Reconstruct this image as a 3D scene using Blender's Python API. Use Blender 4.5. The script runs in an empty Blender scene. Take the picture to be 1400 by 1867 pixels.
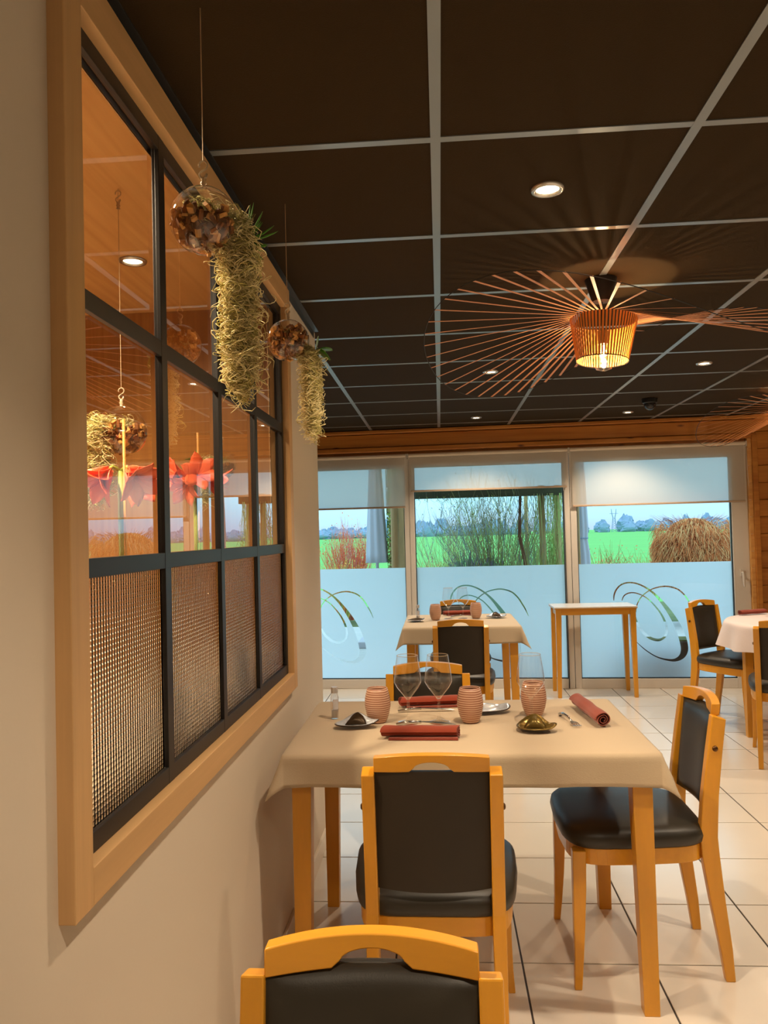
import bpy, bmesh, math, random
from math import sin, cos, pi, radians, atan, atan2, hypot, sqrt
from mathutils import Vector, Matrix, geometry
S = bpy.context.scene
COL = S.collection

# ------------------------------------------------------------------ camera
def cam_axes(yaw, pitch, roll):
    cy, sy, cp, sp = cos(yaw), sin(yaw), cos(pitch), sin(pitch)
    F = Vector((sy*cp, cy*cp, sp)); R = Vector((cy, -sy, 0)); U = R.cross(F)
    cr, sr = cos(roll), sin(roll)
    return F, R*cr + U*sr, U*cr - R*sr
F, R, U = cam_axes(-0.07112, 0.02793, -0.02552)
CAMZ = 1.3665
cd = bpy.data.cameras.new('camera'); cam = bpy.data.objects.new('camera', cd); COL.objects.link(cam)
M = Matrix((R, U, -F)).transposed().to_4x4(); M.translation = (0, 0, CAMZ)
cam.matrix_world = M
cd.sensor_fit = 'VERTICAL'; cd.sensor_height = 24.0; cd.lens = 24.0*1423.4/1867
cd.clip_start = 0.05; cd.clip_end = 2000
S.camera = cam

# ------------------------------------------------------------------ colour and exposure
S.view_settings.view_transform = 'Standard'; S.view_settings.look = 'None'
S.view_settings.exposure = 0.68; S.view_settings.gamma = 1.0; S.view_settings.use_curve_mapping = False
S.cycles.max_bounces = 10; S.cycles.diffuse_bounces = 4; S.cycles.glossy_bounces = 5
S.cycles.transmission_bounces = 8; S.cycles.transparent_max_bounces = 16
S.cycles.use_denoising = True
S.cycles.sample_clamp_indirect = 6.0
S.cycles.caustics_refractive = True; S.cycles.caustics_reflective = True

def lin(c):
    return tuple(((x/255)/12.92 if x/255 <= .04045 else ((x/255+.055)/1.055)**2.4) for x in c)

# ------------------------------------------------------------------ sky (pale overcast)
w = bpy.data.worlds.new('sky'); S.world = w; w.use_nodes = True
nt = w.node_tree; bg = nt.nodes['Background']
tc = nt.nodes.new('ShaderNodeTexCoord'); sep = nt.nodes.new('ShaderNodeSeparateXYZ'); cr = nt.nodes.new('ShaderNodeValToRGB')
nt.links.new(tc.outputs['Generated'], sep.inputs[0]); nt.links.new(sep.outputs['Z'], cr.inputs[0]); nt.links.new(cr.outputs[0], bg.inputs[0])
e = cr.color_ramp.elements
e[0].position = 0.0; e[0].color = (*lin((130, 152, 180)), 1)
e[1].position = 1.0; e[1].color = (*lin((200, 234, 255)), 1)
m_ = e.new(0.045); m_.color = (*lin((140, 196, 218)), 1)
bg.inputs[1].default_value = 1.7

# ------------------------------------------------------------------ ceiling downlights: one lamp under each fitting, more lamps out of view
WARM = (1.0, 0.80, 0.58)
def down_lamp(x, y, z, watts, ang=118, col=WARM, blend=.6):
    ld = bpy.data.lights.new('downlight_lamp', 'SPOT'); ld.energy = watts; ld.color = col
    ld.spot_size = radians(ang); ld.spot_blend = blend; ld.shadow_soft_size = .03
    o = bpy.data.objects.new('downlight_lamp', ld); o.location = (x, y, z); COL.objects.link(o)
    return o
LAMP_W = 38
ROOM_LIGHTS = [(.314, 2.109), (.314, 4.509), (1.514, 4.509), (.314, 6.309), (1.514, 6.309), (-.886, 5.709),
               (.314, .309), (1.514, .309), (1.514, 2.109), (2.714, 2.109), (2.714, 4.509), (-2.1, 5.709), (.314, -1.491), (1.514, -1.491), (2.714, .309), (3.914, 3.309)]
ALCOVE_LIGHTS = [(-.983, 2.479), (-.95, 1.45), (-2.0, 1.8)]  # second one added out of view, to brighten the amaryllis
for x, y in ROOM_LIGHTS: down_lamp(x, y, 2.262, LAMP_W)
for i, (x, y) in enumerate(ALCOVE_LIGHTS): down_lamp(x, y, 2.262, 18 if i == 0 else 82, 155, (1.0, .78, .52), .8)

# ================================================================== helpers
def tag(o, label=None, cat=None, group=None, kind=None):
    if label: o['label'] = label
    if cat: o['category'] = cat
    if group: o['group'] = group
    if kind: o['kind'] = kind
    return o
def empty(name, loc=(0, 0, 0), rz=0, **k):
    o = bpy.data.objects.new(name, None); COL.objects.link(o); o.location = loc; o.rotation_euler = (0, 0, rz)
    o.empty_display_size = .05
    return tag(o, **k)
def copy_tree(o, parent=None):
    c = o.copy(); COL.objects.link(c); c.parent = parent
    for ch in o.children: copy_tree(ch, c)
    return c

class MB:
    def __init__(s): s.v = []; s.f = []; s.m = []
    def add(s, vs, fs, mi=0):
        n = len(s.v); s.v += [tuple(p) for p in vs]; s.f += [tuple(i+n for i in f) for f in fs]; s.m += [mi]*len(fs); return s
    def box(s, x0, x1, y0, y1, z0, z1, mi=0, mat=None):
        vs = [Vector((x, y, z)) for z in (z0, z1) for y in (y0, y1) for x in (x0, x1)]
        if mat: vs = [mat @ p for p in vs]
        return s.add(vs, [(0, 2, 3, 1), (4, 5, 7, 6), (0, 1, 5, 4), (2, 6, 7, 3), (0, 4, 6, 2), (1, 3, 7, 5)], mi)
    def loft(s, rings, cap=True, closed=False, mi=0, capm=None):
        n = len(rings[0]); vs = [p for r in rings for p in r]; fs = []
        k = len(rings)
        for i in range(k if closed else k-1):
            a, b = i*n, ((i+1) % k)*n
            for j in range(n):
                j2 = (j+1) % n; fs.append((a+j, a+j2, b+j2, b+j))
        s.add(vs, fs, mi)
        if cap and not closed:
            m0 = len(s.v)-len(vs)
            s.f.append(tuple(m0+j for j in reversed(range(n)))); s.m.append(mi)
            s.f.append(tuple(m0+(k-1)*n+j for j in range(n))); s.m.append(mi)
        return s
    def tube(s, pts, r, n=8, mi=0, cap=True):
        pts = [Vector(p) for p in pts]; rs = r if isinstance(r, (list, tuple)) else [r]*len(pts)
        rings = []; up = None
        for i, p in enumerate(pts):
            d = (pts[min(i+1, len(pts)-1)]-pts[max(i-1, 0)])
            d = d.normalized() if d.length > 1e-9 else Vector((0, 0, 1))
            if up is None: up = d.orthogonal().normalized()
            a = (up-d*up.dot(d)); a = a.normalized() if a.length > 1e-6 else d.orthogonal().normalized(); up = a
            b = d.cross(a)
            rings.append([p+(a*cos(2*pi*j/n)+b*sin(2*pi*j/n))*rs[i] for j in range(n)])
        return s.loft(rings, cap=cap, mi=mi)
    def lathe(s, prof, n=24, c=(0, 0, 0), mi=0, closed=False, cap=False):
        rings = [[(c[0]+r*cos(2*pi*j/n), c[1]+r*sin(2*pi*j/n), c[2]+z) for j in range(n)] for r, z in prof]
        return s.loft(rings, cap=cap, closed=closed, mi=mi)
    def prism(s, outline, frame, d0, d1, mi=0):
        # outline: 2-D points; frame(u, v, d) -> 3-D point
        a = [frame(u, v, d0) for u, v in outline]; b = [frame(u, v, d1) for u, v in outline]; n = len(outline)
        vs = a+b; fs = [(i, (i+1) % n, n+(i+1) % n, n+i) for i in range(n)]
        tri = geometry.tessellate_polygon([[Vector((u, v, 0)) for u, v in outline]])
        fs += [tuple(reversed(t)) for t in tri] + [tuple(n+i for i in t) for t in tri]
        return s.add(vs, fs, mi)
    def build(s, name, mats, parent=None, smooth=False, bevel=0, loc=None, rz=None, angle=None, recalc=True):
        me = bpy.data.meshes.new(name); me.from_pydata([tuple(v) for v in s.v], [], s.f)
        if not isinstance(mats, (list, tuple)): mats = [mats]
        for m in mats: me.materials.append(m)
        if len(mats) > 1: me.polygons.foreach_set('material_index', s.m)
        if recalc:
            bm = bmesh.new(); bm.from_mesh(me); bmesh.ops.recalc_face_normals(bm, faces=bm.faces); bm.to_mesh(me); bm.free()
        if smooth: me.polygons.foreach_set('use_smooth', [True]*len(me.polygons))
        if smooth and angle:
            try: me.set_sharp_from_angle(angle=radians(angle))
            except Exception: pass
        me.update()
        o = bpy.data.objects.new(name, me); COL.objects.link(o)
        if parent: o.parent = parent
        if loc is not None: o.location = loc
        if rz is not None: o.rotation_euler = (0, 0, rz)
        if bevel:
            b = o.modifiers.new('bevel', 'BEVEL'); b.width = bevel; b.segments = 2; b.limit_method = 'ANGLE'; b.angle_limit = radians(40)
        return o

# ================================================================== materials
def pm(name, col, rough=.5, metal=0, spec=.5, coat=0, grain=None, bump=None, var=.0, trans=0, ior=1.45, emit=None, sheen=0, sub=0):
    m = bpy.data.materials.new(name); m.use_nodes = True; t = m.node_tree; b = t.nodes['Principled BSDF']
    c = (*lin(col), 1)
    b.inputs['Base Color'].default_value = c; b.inputs['Roughness'].default_value = rough; b.inputs['Metallic'].default_value = metal
    b.inputs['Specular IOR Level'].default_value = spec; b.inputs['IOR'].default_value = ior
    b.inputs['Coat Weight'].default_value = coat; b.inputs['Coat Roughness'].default_value = .12
    b.inputs['Transmission Weight'].default_value = trans; b.inputs['Sheen Weight'].default_value = sheen
    if emit: b.inputs['Emission Color'].default_value = (*lin(emit[0]), 1); b.inputs['Emission Strength'].default_value = emit[1]
    L = t.links.new
    if grain or bump or var:
        tc = t.nodes.new('ShaderNodeTexCoord'); mp = t.nodes.new('ShaderNodeMapping'); L(tc.outputs['Object'], mp.inputs[0])
        g = grain or (1, 1, 1); mp.inputs['Scale'].default_value = g
    if var:
        n = t.nodes.new('ShaderNodeTexNoise'); n.inputs['Scale'].default_value = 1.0; n.inputs['Detail'].default_value = 6; n.inputs['Roughness'].default_value = .6
        L(mp.outputs[0], n.inputs['Vector'])
        r = t.nodes.new('ShaderNodeValToRGB'); r.color_ramp.elements[0].position = .3; r.color_ramp.elements[1].position = .7
        r.color_ramp.elements[0].color = (*[x*(1-var) for x in c[:3]], 1); r.color_ramp.elements[1].color = (*[min(1, x*(1+var*.8)) for x in c[:3]], 1)
        L(n.outputs['Fac'], r.inputs[0]); L(r.outputs[0], b.inputs['Base Color'])
    if bump:
        n2 = t.nodes.new('ShaderNodeTexNoise'); n2.inputs['Scale'].default_value = bump[0]; n2.inputs['Detail'].default_value = 4
        L(mp.outputs[0], n2.inputs['Vector']); bp = t.nodes.new('ShaderNodeBump'); bp.inputs['Strength'].default_value = bump[1]; bp.inputs['Distance'].default_value = bump[2]
        L(n2.outputs['Fac'], bp.inputs['Height']); L(bp.outputs[0], b.inputs['Normal'])
    return m

def mix_mat(name, build):
    m = bpy.data.materials.new(name); m.use_nodes = True; t = m.node_tree; t.nodes.clear()
    out = t.nodes.new('ShaderNodeOutputMaterial'); sh = build(t); t.links.new(sh, out.inputs[0]); return m

def thin_glass(name, tint=(255, 255, 255), boost=1.0, rough=0.0, ior=1.5):
    def f(t):
        tr = t.nodes.new('ShaderNodeBsdfTransparent'); tr.inputs[0].default_value = (*lin(tint), 1)
        gl = t.nodes.new('ShaderNodeBsdfGlossy'); gl.inputs['Roughness'].default_value = rough; gl.inputs[0].default_value = (1, 1, 1, 1)
        fr = t.nodes.new('ShaderNodeFresnel'); fr.inputs[0].default_value = ior
        ge = t.nodes.new('ShaderNodeNewGeometry'); mi_ = t.nodes.new('ShaderNodeMapRange'); mi_.inputs['To Min'].default_value = ior; mi_.inputs['To Max'].default_value = 1/ior
        t.links.new(ge.outputs['Backfacing'], mi_.inputs['Value']); t.links.new(mi_.outputs[0], fr.inputs[0])
        mu = t.nodes.new('ShaderNodeMath'); mu.operation = 'MULTIPLY'; mu.use_clamp = True; mu.inputs[1].default_value = boost
        mx = t.nodes.new('ShaderNodeMixShader'); t.links.new(fr.outputs[0], mu.inputs[0]); t.links.new(mu.outputs[0], mx.inputs[0])
        t.links.new(tr.outputs[0], mx.inputs[1]); t.links.new(gl.outputs[0], mx.inputs[2]); return mx.outputs[0]
    return mix_mat(name, f)

def pine(name, base, dark, knots=True, axis='x'):
    m = bpy.data.materials.new(name); m.use_nodes = True; t = m.node_tree; b = t.nodes['Principled BSDF']; L = t.links.new
    tc = t.nodes.new('ShaderNodeTexCoord'); mp = t.nodes.new('ShaderNodeMapping'); L(tc.outputs['Object'], mp.inputs[0])
    oi = t.nodes.new('ShaderNodeObjectInfo'); cb = t.nodes.new('ShaderNodeCombineXYZ'); mu = t.nodes.new('ShaderNodeMath'); mu.operation = 'MULTIPLY'; mu.inputs[1].default_value = 37
    L(oi.outputs['Random'], mu.inputs[0])
    for i in range(3): L(mu.outputs[0], cb.inputs[i])
    L(cb.outputs[0], mp.inputs['Location'])
    mp.inputs['Scale'].default_value = {'x': (1.1, 22, 22), 'z': (45, 45, 1.2), 'y': (26, 1.2, 26)}[axis]
    n = t.nodes.new('ShaderNodeTexNoise'); n.inputs['Scale'].default_value = 1; n.inputs['Detail'].default_value = 8; n.inputs['Distortion'].default_value = .6; L(mp.outputs[0], n.inputs[0])
    r = t.nodes.new('ShaderNodeValToRGB'); r.color_ramp.elements[0].position = .32; r.color_ramp.elements[1].position = .68
    r.color_ramp.elements[0].color = (*lin(dark), 1); r.color_ramp.elements[1].color = (*lin(base), 1); L(n.outputs['Fac'], r.inputs[0])
    last = r.outputs[0]
    if knots:
        mp2 = t.nodes.new('ShaderNodeMapping'); mp2.inputs['Scale'].default_value = (3.2, 6, 9); L(tc.outputs['Object'], mp2.inputs[0]); L(cb.outputs[0], mp2.inputs['Location'])
        vo = t.nodes.new('ShaderNodeTexVoronoi'); vo.inputs['Scale'].default_value = 1; L(mp2.outputs[0], vo.inputs['Vector'])
        r2 = t.nodes.new('ShaderNodeValToRGB'); r2.color_ramp.elements[0].position = .05; r2.color_ramp.elements[1].position = .13
        r2.color_ramp.elements[0].color = (.22, .12, .06, 1); r2.color_ramp.elements[1].color = (1, 1, 1, 1); L(vo.outputs['Distance'], r2.inputs[0])
        mx = t.nodes.new('ShaderNodeMix'); mx.data_type = 'RGBA'; mx.blend_type = 'MULTIPLY'; mx.inputs[0].default_value = 1
        L(last, mx.inputs[6]); L(r2.outputs[0], mx.inputs[7]); last = mx.outputs[2]
    L(last, b.inputs['Base Color']); b.inputs['Roughness'].default_value = .45
    return m

m_wall = pm('painted_plaster', (214, 200, 180), .75, bump=(120, .08, .002))
m_wood = pm('lacquered_beech', (216, 150, 38), .34, coat=.25, grain=(9, 9, 1.4), var=.16)
m_woodh = pm('lacquered_beech_crosswise', (216, 150, 38), .34, coat=.25, grain=(1.4, 9, 9), var=.16)
m_frame = pm('pale_oak_veneer', (206, 164, 112), .5, grain=(30, 30, 1.5), var=.10)
m_frameh = pm('pale_oak_veneer_crosswise', (206, 164, 112), .5, grain=(30, 1.5, 30), var=.10)
m_veneer = pine('oak_veneer_panelling', (176, 122, 58), (158, 104, 46), knots=False, axis='z')
m_veneerc = pine('oak_veneer_ceiling_panelling', (230, 180, 114), (208, 156, 92), knots=False, axis='y')
m_black = pm('black_steel', (26, 24, 24), .42, spec=.5)
m_angle = pm('dark_edge_angle', (58, 57, 56), .4, metal=.3)
m_tile = pm('dark_ceiling_tile', (52, 39, 22), .9, spec=.12, bump=(300, .5, .002), grain=(1, 1, 1), var=.0)
m_bar = pm('grey_grid_bar', (142, 150, 152), .3, metal=.5)
m_ftile = pm('cream_floor_tile', (222, 213, 200), .2, spec=.95, grain=(2, 2, 2), var=.03)
m_grout = pm('dark_grout', (72, 66, 62), .8)
m_pine = pine('varnished_pine', (196, 130, 52), (168, 100, 32))
m_pinel = pine('pale_pine_trim', (222, 170, 100), (200, 140, 70))
m_pvc = pm('white_window_frame', (214, 206, 196), .3)
m_gasket = pm('black_gasket', (18, 20, 24), .5)
m_pane = thin_glass('clear_window_glass', (250, 253, 252), 1.0)
m_ipane = thin_glass('clear_partition_glass', (250, 250, 248), 1.95)
m_thin = thin_glass('blown_glass', (252, 252, 252), 1.7, ior=1.5)
m_wine = thin_glass('wine_glass', (253, 253, 253), 1.7, ior=1.5)
m_leather = pm('black_leatherette', (44, 40, 32), .42, spec=.55, bump=(400, .15, .001))
m_fabric = pm('dark_brown_backing_fabric', (44, 34, 21), .6, bump=(600, .3, .001), var=.1, grain=(8, 8, 8))
m_screw = pm('bronze_screw_cap', (96, 66, 40), .35, metal=.8)
m_cloth = pm('cream_tablecloth', (194, 174, 146), .85, sheen=.2, bump=(60, .25, .003), grain=(3, 14, 14))
m_clothp = pm('pinkish_white_tablecloth', (232, 216, 212), .85, sheen=.2, bump=(60, .2, .003))
m_nap = pm('terracotta_napkin', (138, 50, 24), .9, sheen=.3, bump=(500, .3, .001))
m_top = pm('white_laminate', (232, 230, 228), .25)
m_steel = pm('polished_steel', (205, 205, 205), .14, metal=1)
m_chrome = pm('chrome_ring', (190, 186, 180), .25, metal=.9)
m_dish = pm('silvered_dish', (214, 220, 230), .25, metal=.45, var=.3, grain=(40, 40, 40))
m_dishd = pm('dark_bronze_rim', (60, 44, 26), .35, metal=.5)
m_shell = pm('bronze_green_dish', (120, 98, 46), .3, metal=.6, var=.35, grain=(50, 50, 50))
m_label = pm('white_label', (214, 212, 216), .6)
m_wire = pm('steel_wire', (196, 166, 126), .5, metal=.2)
m_bark = pm('bark_chips', (128, 76, 32), .7, var=.5, grain=(60, 60, 60))
m_bark2 = pm('pale_bark_chips', (204, 146, 74), .7, var=.3, grain=(60, 60, 60))
m_moss = pm('spanish_moss', (240, 224, 168), .8)
m_moss2 = pm('olive_spanish_moss', (190, 178, 104), .8)
m_leaf = pm('green_leaf', (76, 132, 30), .45)
m_leafd = pm('dark_green_leaf', (62, 122, 34), .4)
m_amar = pm('red_amaryllis_petal', (255, 106, 62), .45, var=.25, grain=(30, 30, 6))
m_stemg = pm('amaryllis_stem', (150, 160, 60), .5)
m_stake = pm('bamboo_stake', (214, 150, 70), .5)
m_pot = pm('cream_pot', (226, 214, 196), .4)
m_rib = pm('copper_brown_ribbon', (206, 136, 84), .45)
m_lampblk = pm('black_lamp_metal', (26, 20, 16), .45)
m_shadein = pm('ochre_shade_slat', (216, 134, 54), .5)
m_glow = pm('lamp_glow', (255, 240, 210), .5, emit=((255, 226, 176), 22))
m_bulb = pm('bulb_filament', (255, 214, 150), .5, emit=((255, 200, 120), 60))
m_hook = pm('clear_glass_hook', (226, 204, 170), .12, spec=.9, trans=.35)
m_camb = pm('black_camera_housing', (16, 16, 17), .3)
m_wax = pm('striped', (200, 140, 110), .4)

# textured partition glass: reeded both ways, real refraction
def f_reed(t):
    g = t.nodes.new('ShaderNodeBsdfGlass'); g.inputs['IOR'].default_value = 1.5; g.inputs['Roughness'].default_value = .05; g.inputs[0].default_value = (.97, .97, .95, 1)
    tc = t.nodes.new('ShaderNodeTexCoord'); sp = t.nodes.new('ShaderNodeSeparateXYZ'); t.links.new(tc.outputs['Object'], sp.inputs[0])
    def wave(o, k, amp):
        a = t.nodes.new('ShaderNodeMath'); a.operation = 'MULTIPLY'; a.inputs[1].default_value = k; t.links.new(o, a.inputs[0])
        b = t.nodes.new('ShaderNodeMath'); b.operation = 'SINE'; t.links.new(a.outputs[0], b.inputs[0])
        c = t.nodes.new('ShaderNodeMath'); c.operation = 'POWER'; c.inputs[1].default_value = 2; t.links.new(b.outputs[0], c.inputs[0])
        d = t.nodes.new('ShaderNodeMath'); d.operation = 'MULTIPLY'; d.inputs[1].default_value = amp; t.links.new(c.outputs[0], d.inputs[0]); return d.outputs[0]
    a = wave(sp.outputs['Y'], pi/.0105, .75); b = wave(sp.outputs['Z'], pi/.0088, 1.15)
    ad = t.nodes.new('ShaderNodeMath'); ad.operation = 'ADD'; t.links.new(a, ad.inputs[0]); t.links.new(b, ad.inputs[1])
    bp = t.nodes.new('ShaderNodeBump'); bp.inputs['Strength'].default_value = 1.0; bp.inputs['Distance'].default_value = .0010
    t.links.new(ad.outputs[0], bp.inputs['Height']); t.links.new(bp.outputs[0], g.inputs['Normal']); return g.outputs[0]
m_reed = mix_mat('reeded_glass', f_reed)

def f_film(t):
    tr = t.nodes.new('ShaderNodeBsdfTranslucent'); tr.inputs[0].default_value = (.90, .95, 1, 1)
    df = t.nodes.new('ShaderNodeBsdfDiffuse'); df.inputs[0].default_value = (.5, .52, .54, 1)
    gl = t.nodes.new('ShaderNodeBsdfGlossy'); gl.inputs['Roughness'].default_value = .35
    m1 = t.nodes.new('ShaderNodeMixShader'); m1.inputs[0].default_value = .12; t.links.new(tr.outputs[0], m1.inputs[1]); t.links.new(df.outputs[0], m1.inputs[2])
    m2 = t.nodes.new('ShaderNodeMixShader'); m2.inputs[0].default_value = .04; t.links.new(m1.outputs[0], m2.inputs[1]); t.links.new(gl.outputs[0], m2.inputs[2]); return m2.outputs[0]
m_film = mix_mat('frosted_film', f_film)
def f_blind(t):
    tr = t.nodes.new('ShaderNodeBsdfTranslucent'); tr.inputs[0].default_value = (.60, .55, .49, 1)
    df = t.nodes.new('ShaderNodeBsdfDiffuse'); df.inputs[0].default_value = (*lin((232, 222, 208)), 1)
    tp = t.nodes.new('ShaderNodeBsdfTransparent')
    m1 = t.nodes.new('ShaderNodeMixShader'); m1.inputs[0].default_value = .58; t.links.new(tr.outputs[0], m1.inputs[1]); t.links.new(df.outputs[0], m1.inputs[2])
    m2 = t.nodes.new('ShaderNodeMixShader'); m2.inputs[0].default_value = .20; t.links.new(m1.outputs[0], m2.inputs[1]); t.links.new(tp.outputs[0], m2.inputs[2]); return m2.outputs[0]
m_blind = mix_mat('sheer_blind_fabric', f_blind)
# striped tumbler
def striped():
    m = pm('terracotta_and_white_striped_clay', (196, 128, 98), .35)
    t = m.node_tree; b = t.nodes['Principled BSDF']; L = t.links.new
    tc = t.nodes.new('ShaderNodeTexCoord'); sp = t.nodes.new('ShaderNodeSeparateXYZ'); L(tc.outputs['Object'], sp.inputs[0])
    n = t.nodes.new('ShaderNodeTexNoise'); n.inputs['Scale'].default_value = 14; L(tc.outputs['Object'], n.inputs['Vector'])
    a = t.nodes.new('ShaderNodeMath'); a.operation = 'MULTIPLY'; a.inputs[1].default_value = 2*pi/.0072; L(sp.outputs['Z'], a.inputs[0])
    k = t.nodes.new('ShaderNodeMath'); k.operation = 'MULTIPLY_ADD'; k.inputs[1].default_value = 5; L(n.outputs['Fac'], k.inputs[0]); L(a.outputs[0], k.inputs[2])
    s_ = t.nodes.new('ShaderNodeMath'); s_.operation = 'SINE'; L(k.outputs[0], s_.inputs[0])
    r = t.nodes.new('ShaderNodeValToRGB'); r.color_ramp.elements[0].position = .12; r.color_ramp.elements[1].position = .62
    r.color_ramp.elements[0].color = (*lin((162, 110, 86)), 1); r.color_ramp.elements[1].color = (*lin((224, 190, 164)), 1)
    L(s_.outputs[0], r.inputs[0]); L(r.outputs[0], b.inputs['Base Color']); return m
m_stripe = striped()

# ================================================================== floor
CEIL = 2.2855; WX = -.545
def tile_grid(parent, name, mat, X0, Y0, step, gap, i0, i1, j0, j1, z, thick, skip, bev, limit=None):
    mb = MB(); g = gap/2; mb.box(g, step-g, g, step-g, -thick, 0)
    first = None
    for j in range(j0, j1):
        for i in range(i0, i1):
            if skip(X0+i*step, Y0+j*step): continue
            if first is None:
                o = first = mb.build(name, mat, parent, bevel=bev)
            else:
                o = first.copy(); COL.objects.link(o); o.parent = parent
            o.location = (X0+i*step, Y0+j*step, z)
    return first
fl = MB().box(-4.2, 6.2, -3.2, 7.3, -.06, -.004).build('floor', m_grout); tag(fl, kind='structure')
FX, FY, FS = .2214, 2.5295, .40
def fskip(x, y):
    if y > 6.95: return True
    if x < -.75 and y < 3.2: return True
    return x < -1.8 or x > 3.5 or y < .7
tile_grid(fl, 'tile', m_ftile, FX, FY, FS, .006, -8, 10, -6, 12, 0, .004, fskip, .001)
rest = MB()
for i in range(-12, 16):
    for j in range(-15, 12):
        x, y = FX+i*FS, FY+j*FS
        if not fskip(x, y) or y > 6.9 or x < -4.1 or x > 6: continue
        rest.box(x+.003, x+FS-.003, y+.003, y+FS-.003, -.004, 0)
tag(rest.build('tile_field', m_ftile, fl), kind='stuff')

# ================================================================== ceiling
ce = MB().box(-4.2, 6.2, -3.2, 7.3, CEIL+.02, CEIL+.10).build('ceiling', m_tile); tag(ce, kind='structure')
CX, CY, CS = .014, 1.809, .6
def cskip(x, y): return (x < -.62 and y < 3.1) or x > 5.3 or y > 6.9
tile_grid(ce, 'ceiling_tile', m_tile, CX, CY, CS, .022, -7, 9, -8, 9, CEIL+.022, .020, cskip, 0)
for i in range(-6, 9):                           # long bars, one object per bar
    x = CX+i*CS; y0 = 3.1 if x < -.6 else -3
    MB().box(x-.012, x+.012, y0, 6.95, CEIL-.001, CEIL+.014).build('grid_bar', m_bar, ce)
for j in range(-8, 9):
    y = CY+j*CS; x0 = -.535 if y < 3.5 else -4
    MB().box(x0, 5.4, y-.0118, y+.0118, CEIL-.0005, CEIL+.012).build('grid_bar', m_bar, ce)
tr = MB().box(WX, WX+.024, -3, 3.46, CEIL-.003, CEIL).box(WX, WX+.003, -3, 3.46, CEIL-.03, CEIL).build('trim_1', m_angle); tag(tr, kind='structure')

# ================================================================== partition wall on the left with its interior window
WY0, WY1, WZ0, WZ1 = 1.125, 2.712, .888, 2.178   # clear opening
WT = -.590
wl = MB()
for a in ((-3.0, WY0, 0, CEIL+.02), (WY1, 3.50, 0, CEIL+.02), (WY0, WY1, 0, WZ0), (WY0, WY1, WZ1, CEIL+.02)):
    wl.box(WT, WX, a[0], a[1], a[2], a[3])
wl = wl.build('wall_left', m_wall); tag(wl, kind='structure')
bb = MB().box(WX, WX+.012, -3, 3.50, 0, .075).box(WT, WX+.012, 3.50, 3.512, 0, .075).build('baseboard_left', pm('cream_skirting_tile', (222, 208, 190), .3), bevel=.002); tag(bb, kind='structure')
win = empty('window_1', (WX, 1.9, WZ0), kind='structure')
def lw(mb, name, mat, parent=win, **k):          # world coordinates -> child of win
    mb.v = [(x-WX, y-1.9, z-WZ0) for x, y, z in mb.v]; return mb.build(name, mat, parent, **k)
# oak casing: stiles, rails with thick lining
lw(MB().box(WT-.004, -.520, 1.067, 1.125, .832, 2.252), 'stile', m_frame, bevel=.0015)
lw(MB().box(WT-.004, -.520, 2.712, 2.765, .832, 2.252), 'stile', m_frame, bevel=.0015)
lw(MB().box(WT-.004, -.520, 1.125, 2.712, .832, .888), 'rail', m_frameh, bevel=.0015)
lw(MB().box(WT-.004, -.520, 1.125, 2.712, 2.178, 2.252), 'rail', m_frameh, bevel=.0015)
# black steel grid
GX = -.551
mull = [(1.125, 1.172), (1.508, 1.540), (1.903, 1.933), (2.286, 2.316), (2.688, 2.712)]
bars = [(.888, .920), (1.309, 1.340), (1.730, 1.762), (2.148, 2.178)]
for a, b in mull: lw(MB().box(GX, -.542, a, b, .888, 2.178).box(GX-.007, GX, a+.003, b-.003, .888, 2.178), 'mullion', m_black, bevel=.001)
for a, b in bars: lw(MB().box(GX, -.5425, 1.125, 2.712, a, b).box(GX-.007, GX, 1.125, 2.712, a+.003, b-.003), 'glazing_bar', m_black, bevel=.001)
for ci in range(4):
    for ri in range(3):
        y0, y1 = mull[ci][1]-.003, mull[ci+1][0]+.003; z0, z1 = bars[ri][1]-.003, bars[ri+1][0]+.003
        if ri == 0:
            lw(MB().box(GX-.006, GX-.001, y0, y1, z0, z1), 'reeded_pane', m_reed)
        else:
            lw(MB().add([(GX-.003, y0, z0), (GX-.003, y1, z0), (GX-.003, y1, z1), (GX-.003, y0, z1)], [(0, 1, 2, 3)]), 'pane', m_ipane, recalc=False)

# ================================================================== veneered alcove room behind the partition
tag(MB().box(-3.1, WT, 3.06, 3.10, 0, CEIL).build('wall_alcove_end', m_veneer), kind='structure')
tag(MB().box(-3.14, -3.1, -3, 3.1, 0, CEIL).build('wall_alcove_left', m_veneer), kind='structure')
tag(MB().box(-3.1, WT, -1.54, -1.5, 0, CEIL).build('wall_alcove_rear', m_veneer), kind='structure')
tag(MB().box(-3.1, WT, -1.5, 3.06, CEIL, CEIL+.018).build('ceiling_alcove', m_veneerc), kind='structure')
# remaining walls of the room
tag(MB().box(-4.2, 6.2, -3.1, -3.0, 0, CEIL+.02).build('wall_rear', m_wall), kind='structure')
tag(MB().box(5.4, 5.5, -3, 7.3, 0, CEIL+.02).build('wall_right', m_wall), kind='structure')
tag(MB().box(-4.2, -4.1, 3.1, 7.3, 0, CEIL+.02).build('wall_far_left', m_wall), kind='structure')
tag(MB().box(-4.1, WT, 3.10, 3.2, 0, CEIL+.02).build('wall_alcove_back', m_wall), kind='structure')

# ================================================================== window wall (slightly turned)
TH = atan(-.05); YB = 6.93
def bw(u, n=0, z=0): return (u*cos(TH)-n*sin(TH), YB+u*sin(TH)+n*cos(TH), z)
def bwroot(name, u=0, z=0, n=0, **k):
    return empty(name, bw(u, n, z), TH, **k)
wb = bwroot('wall_back', kind='structure')
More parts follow.
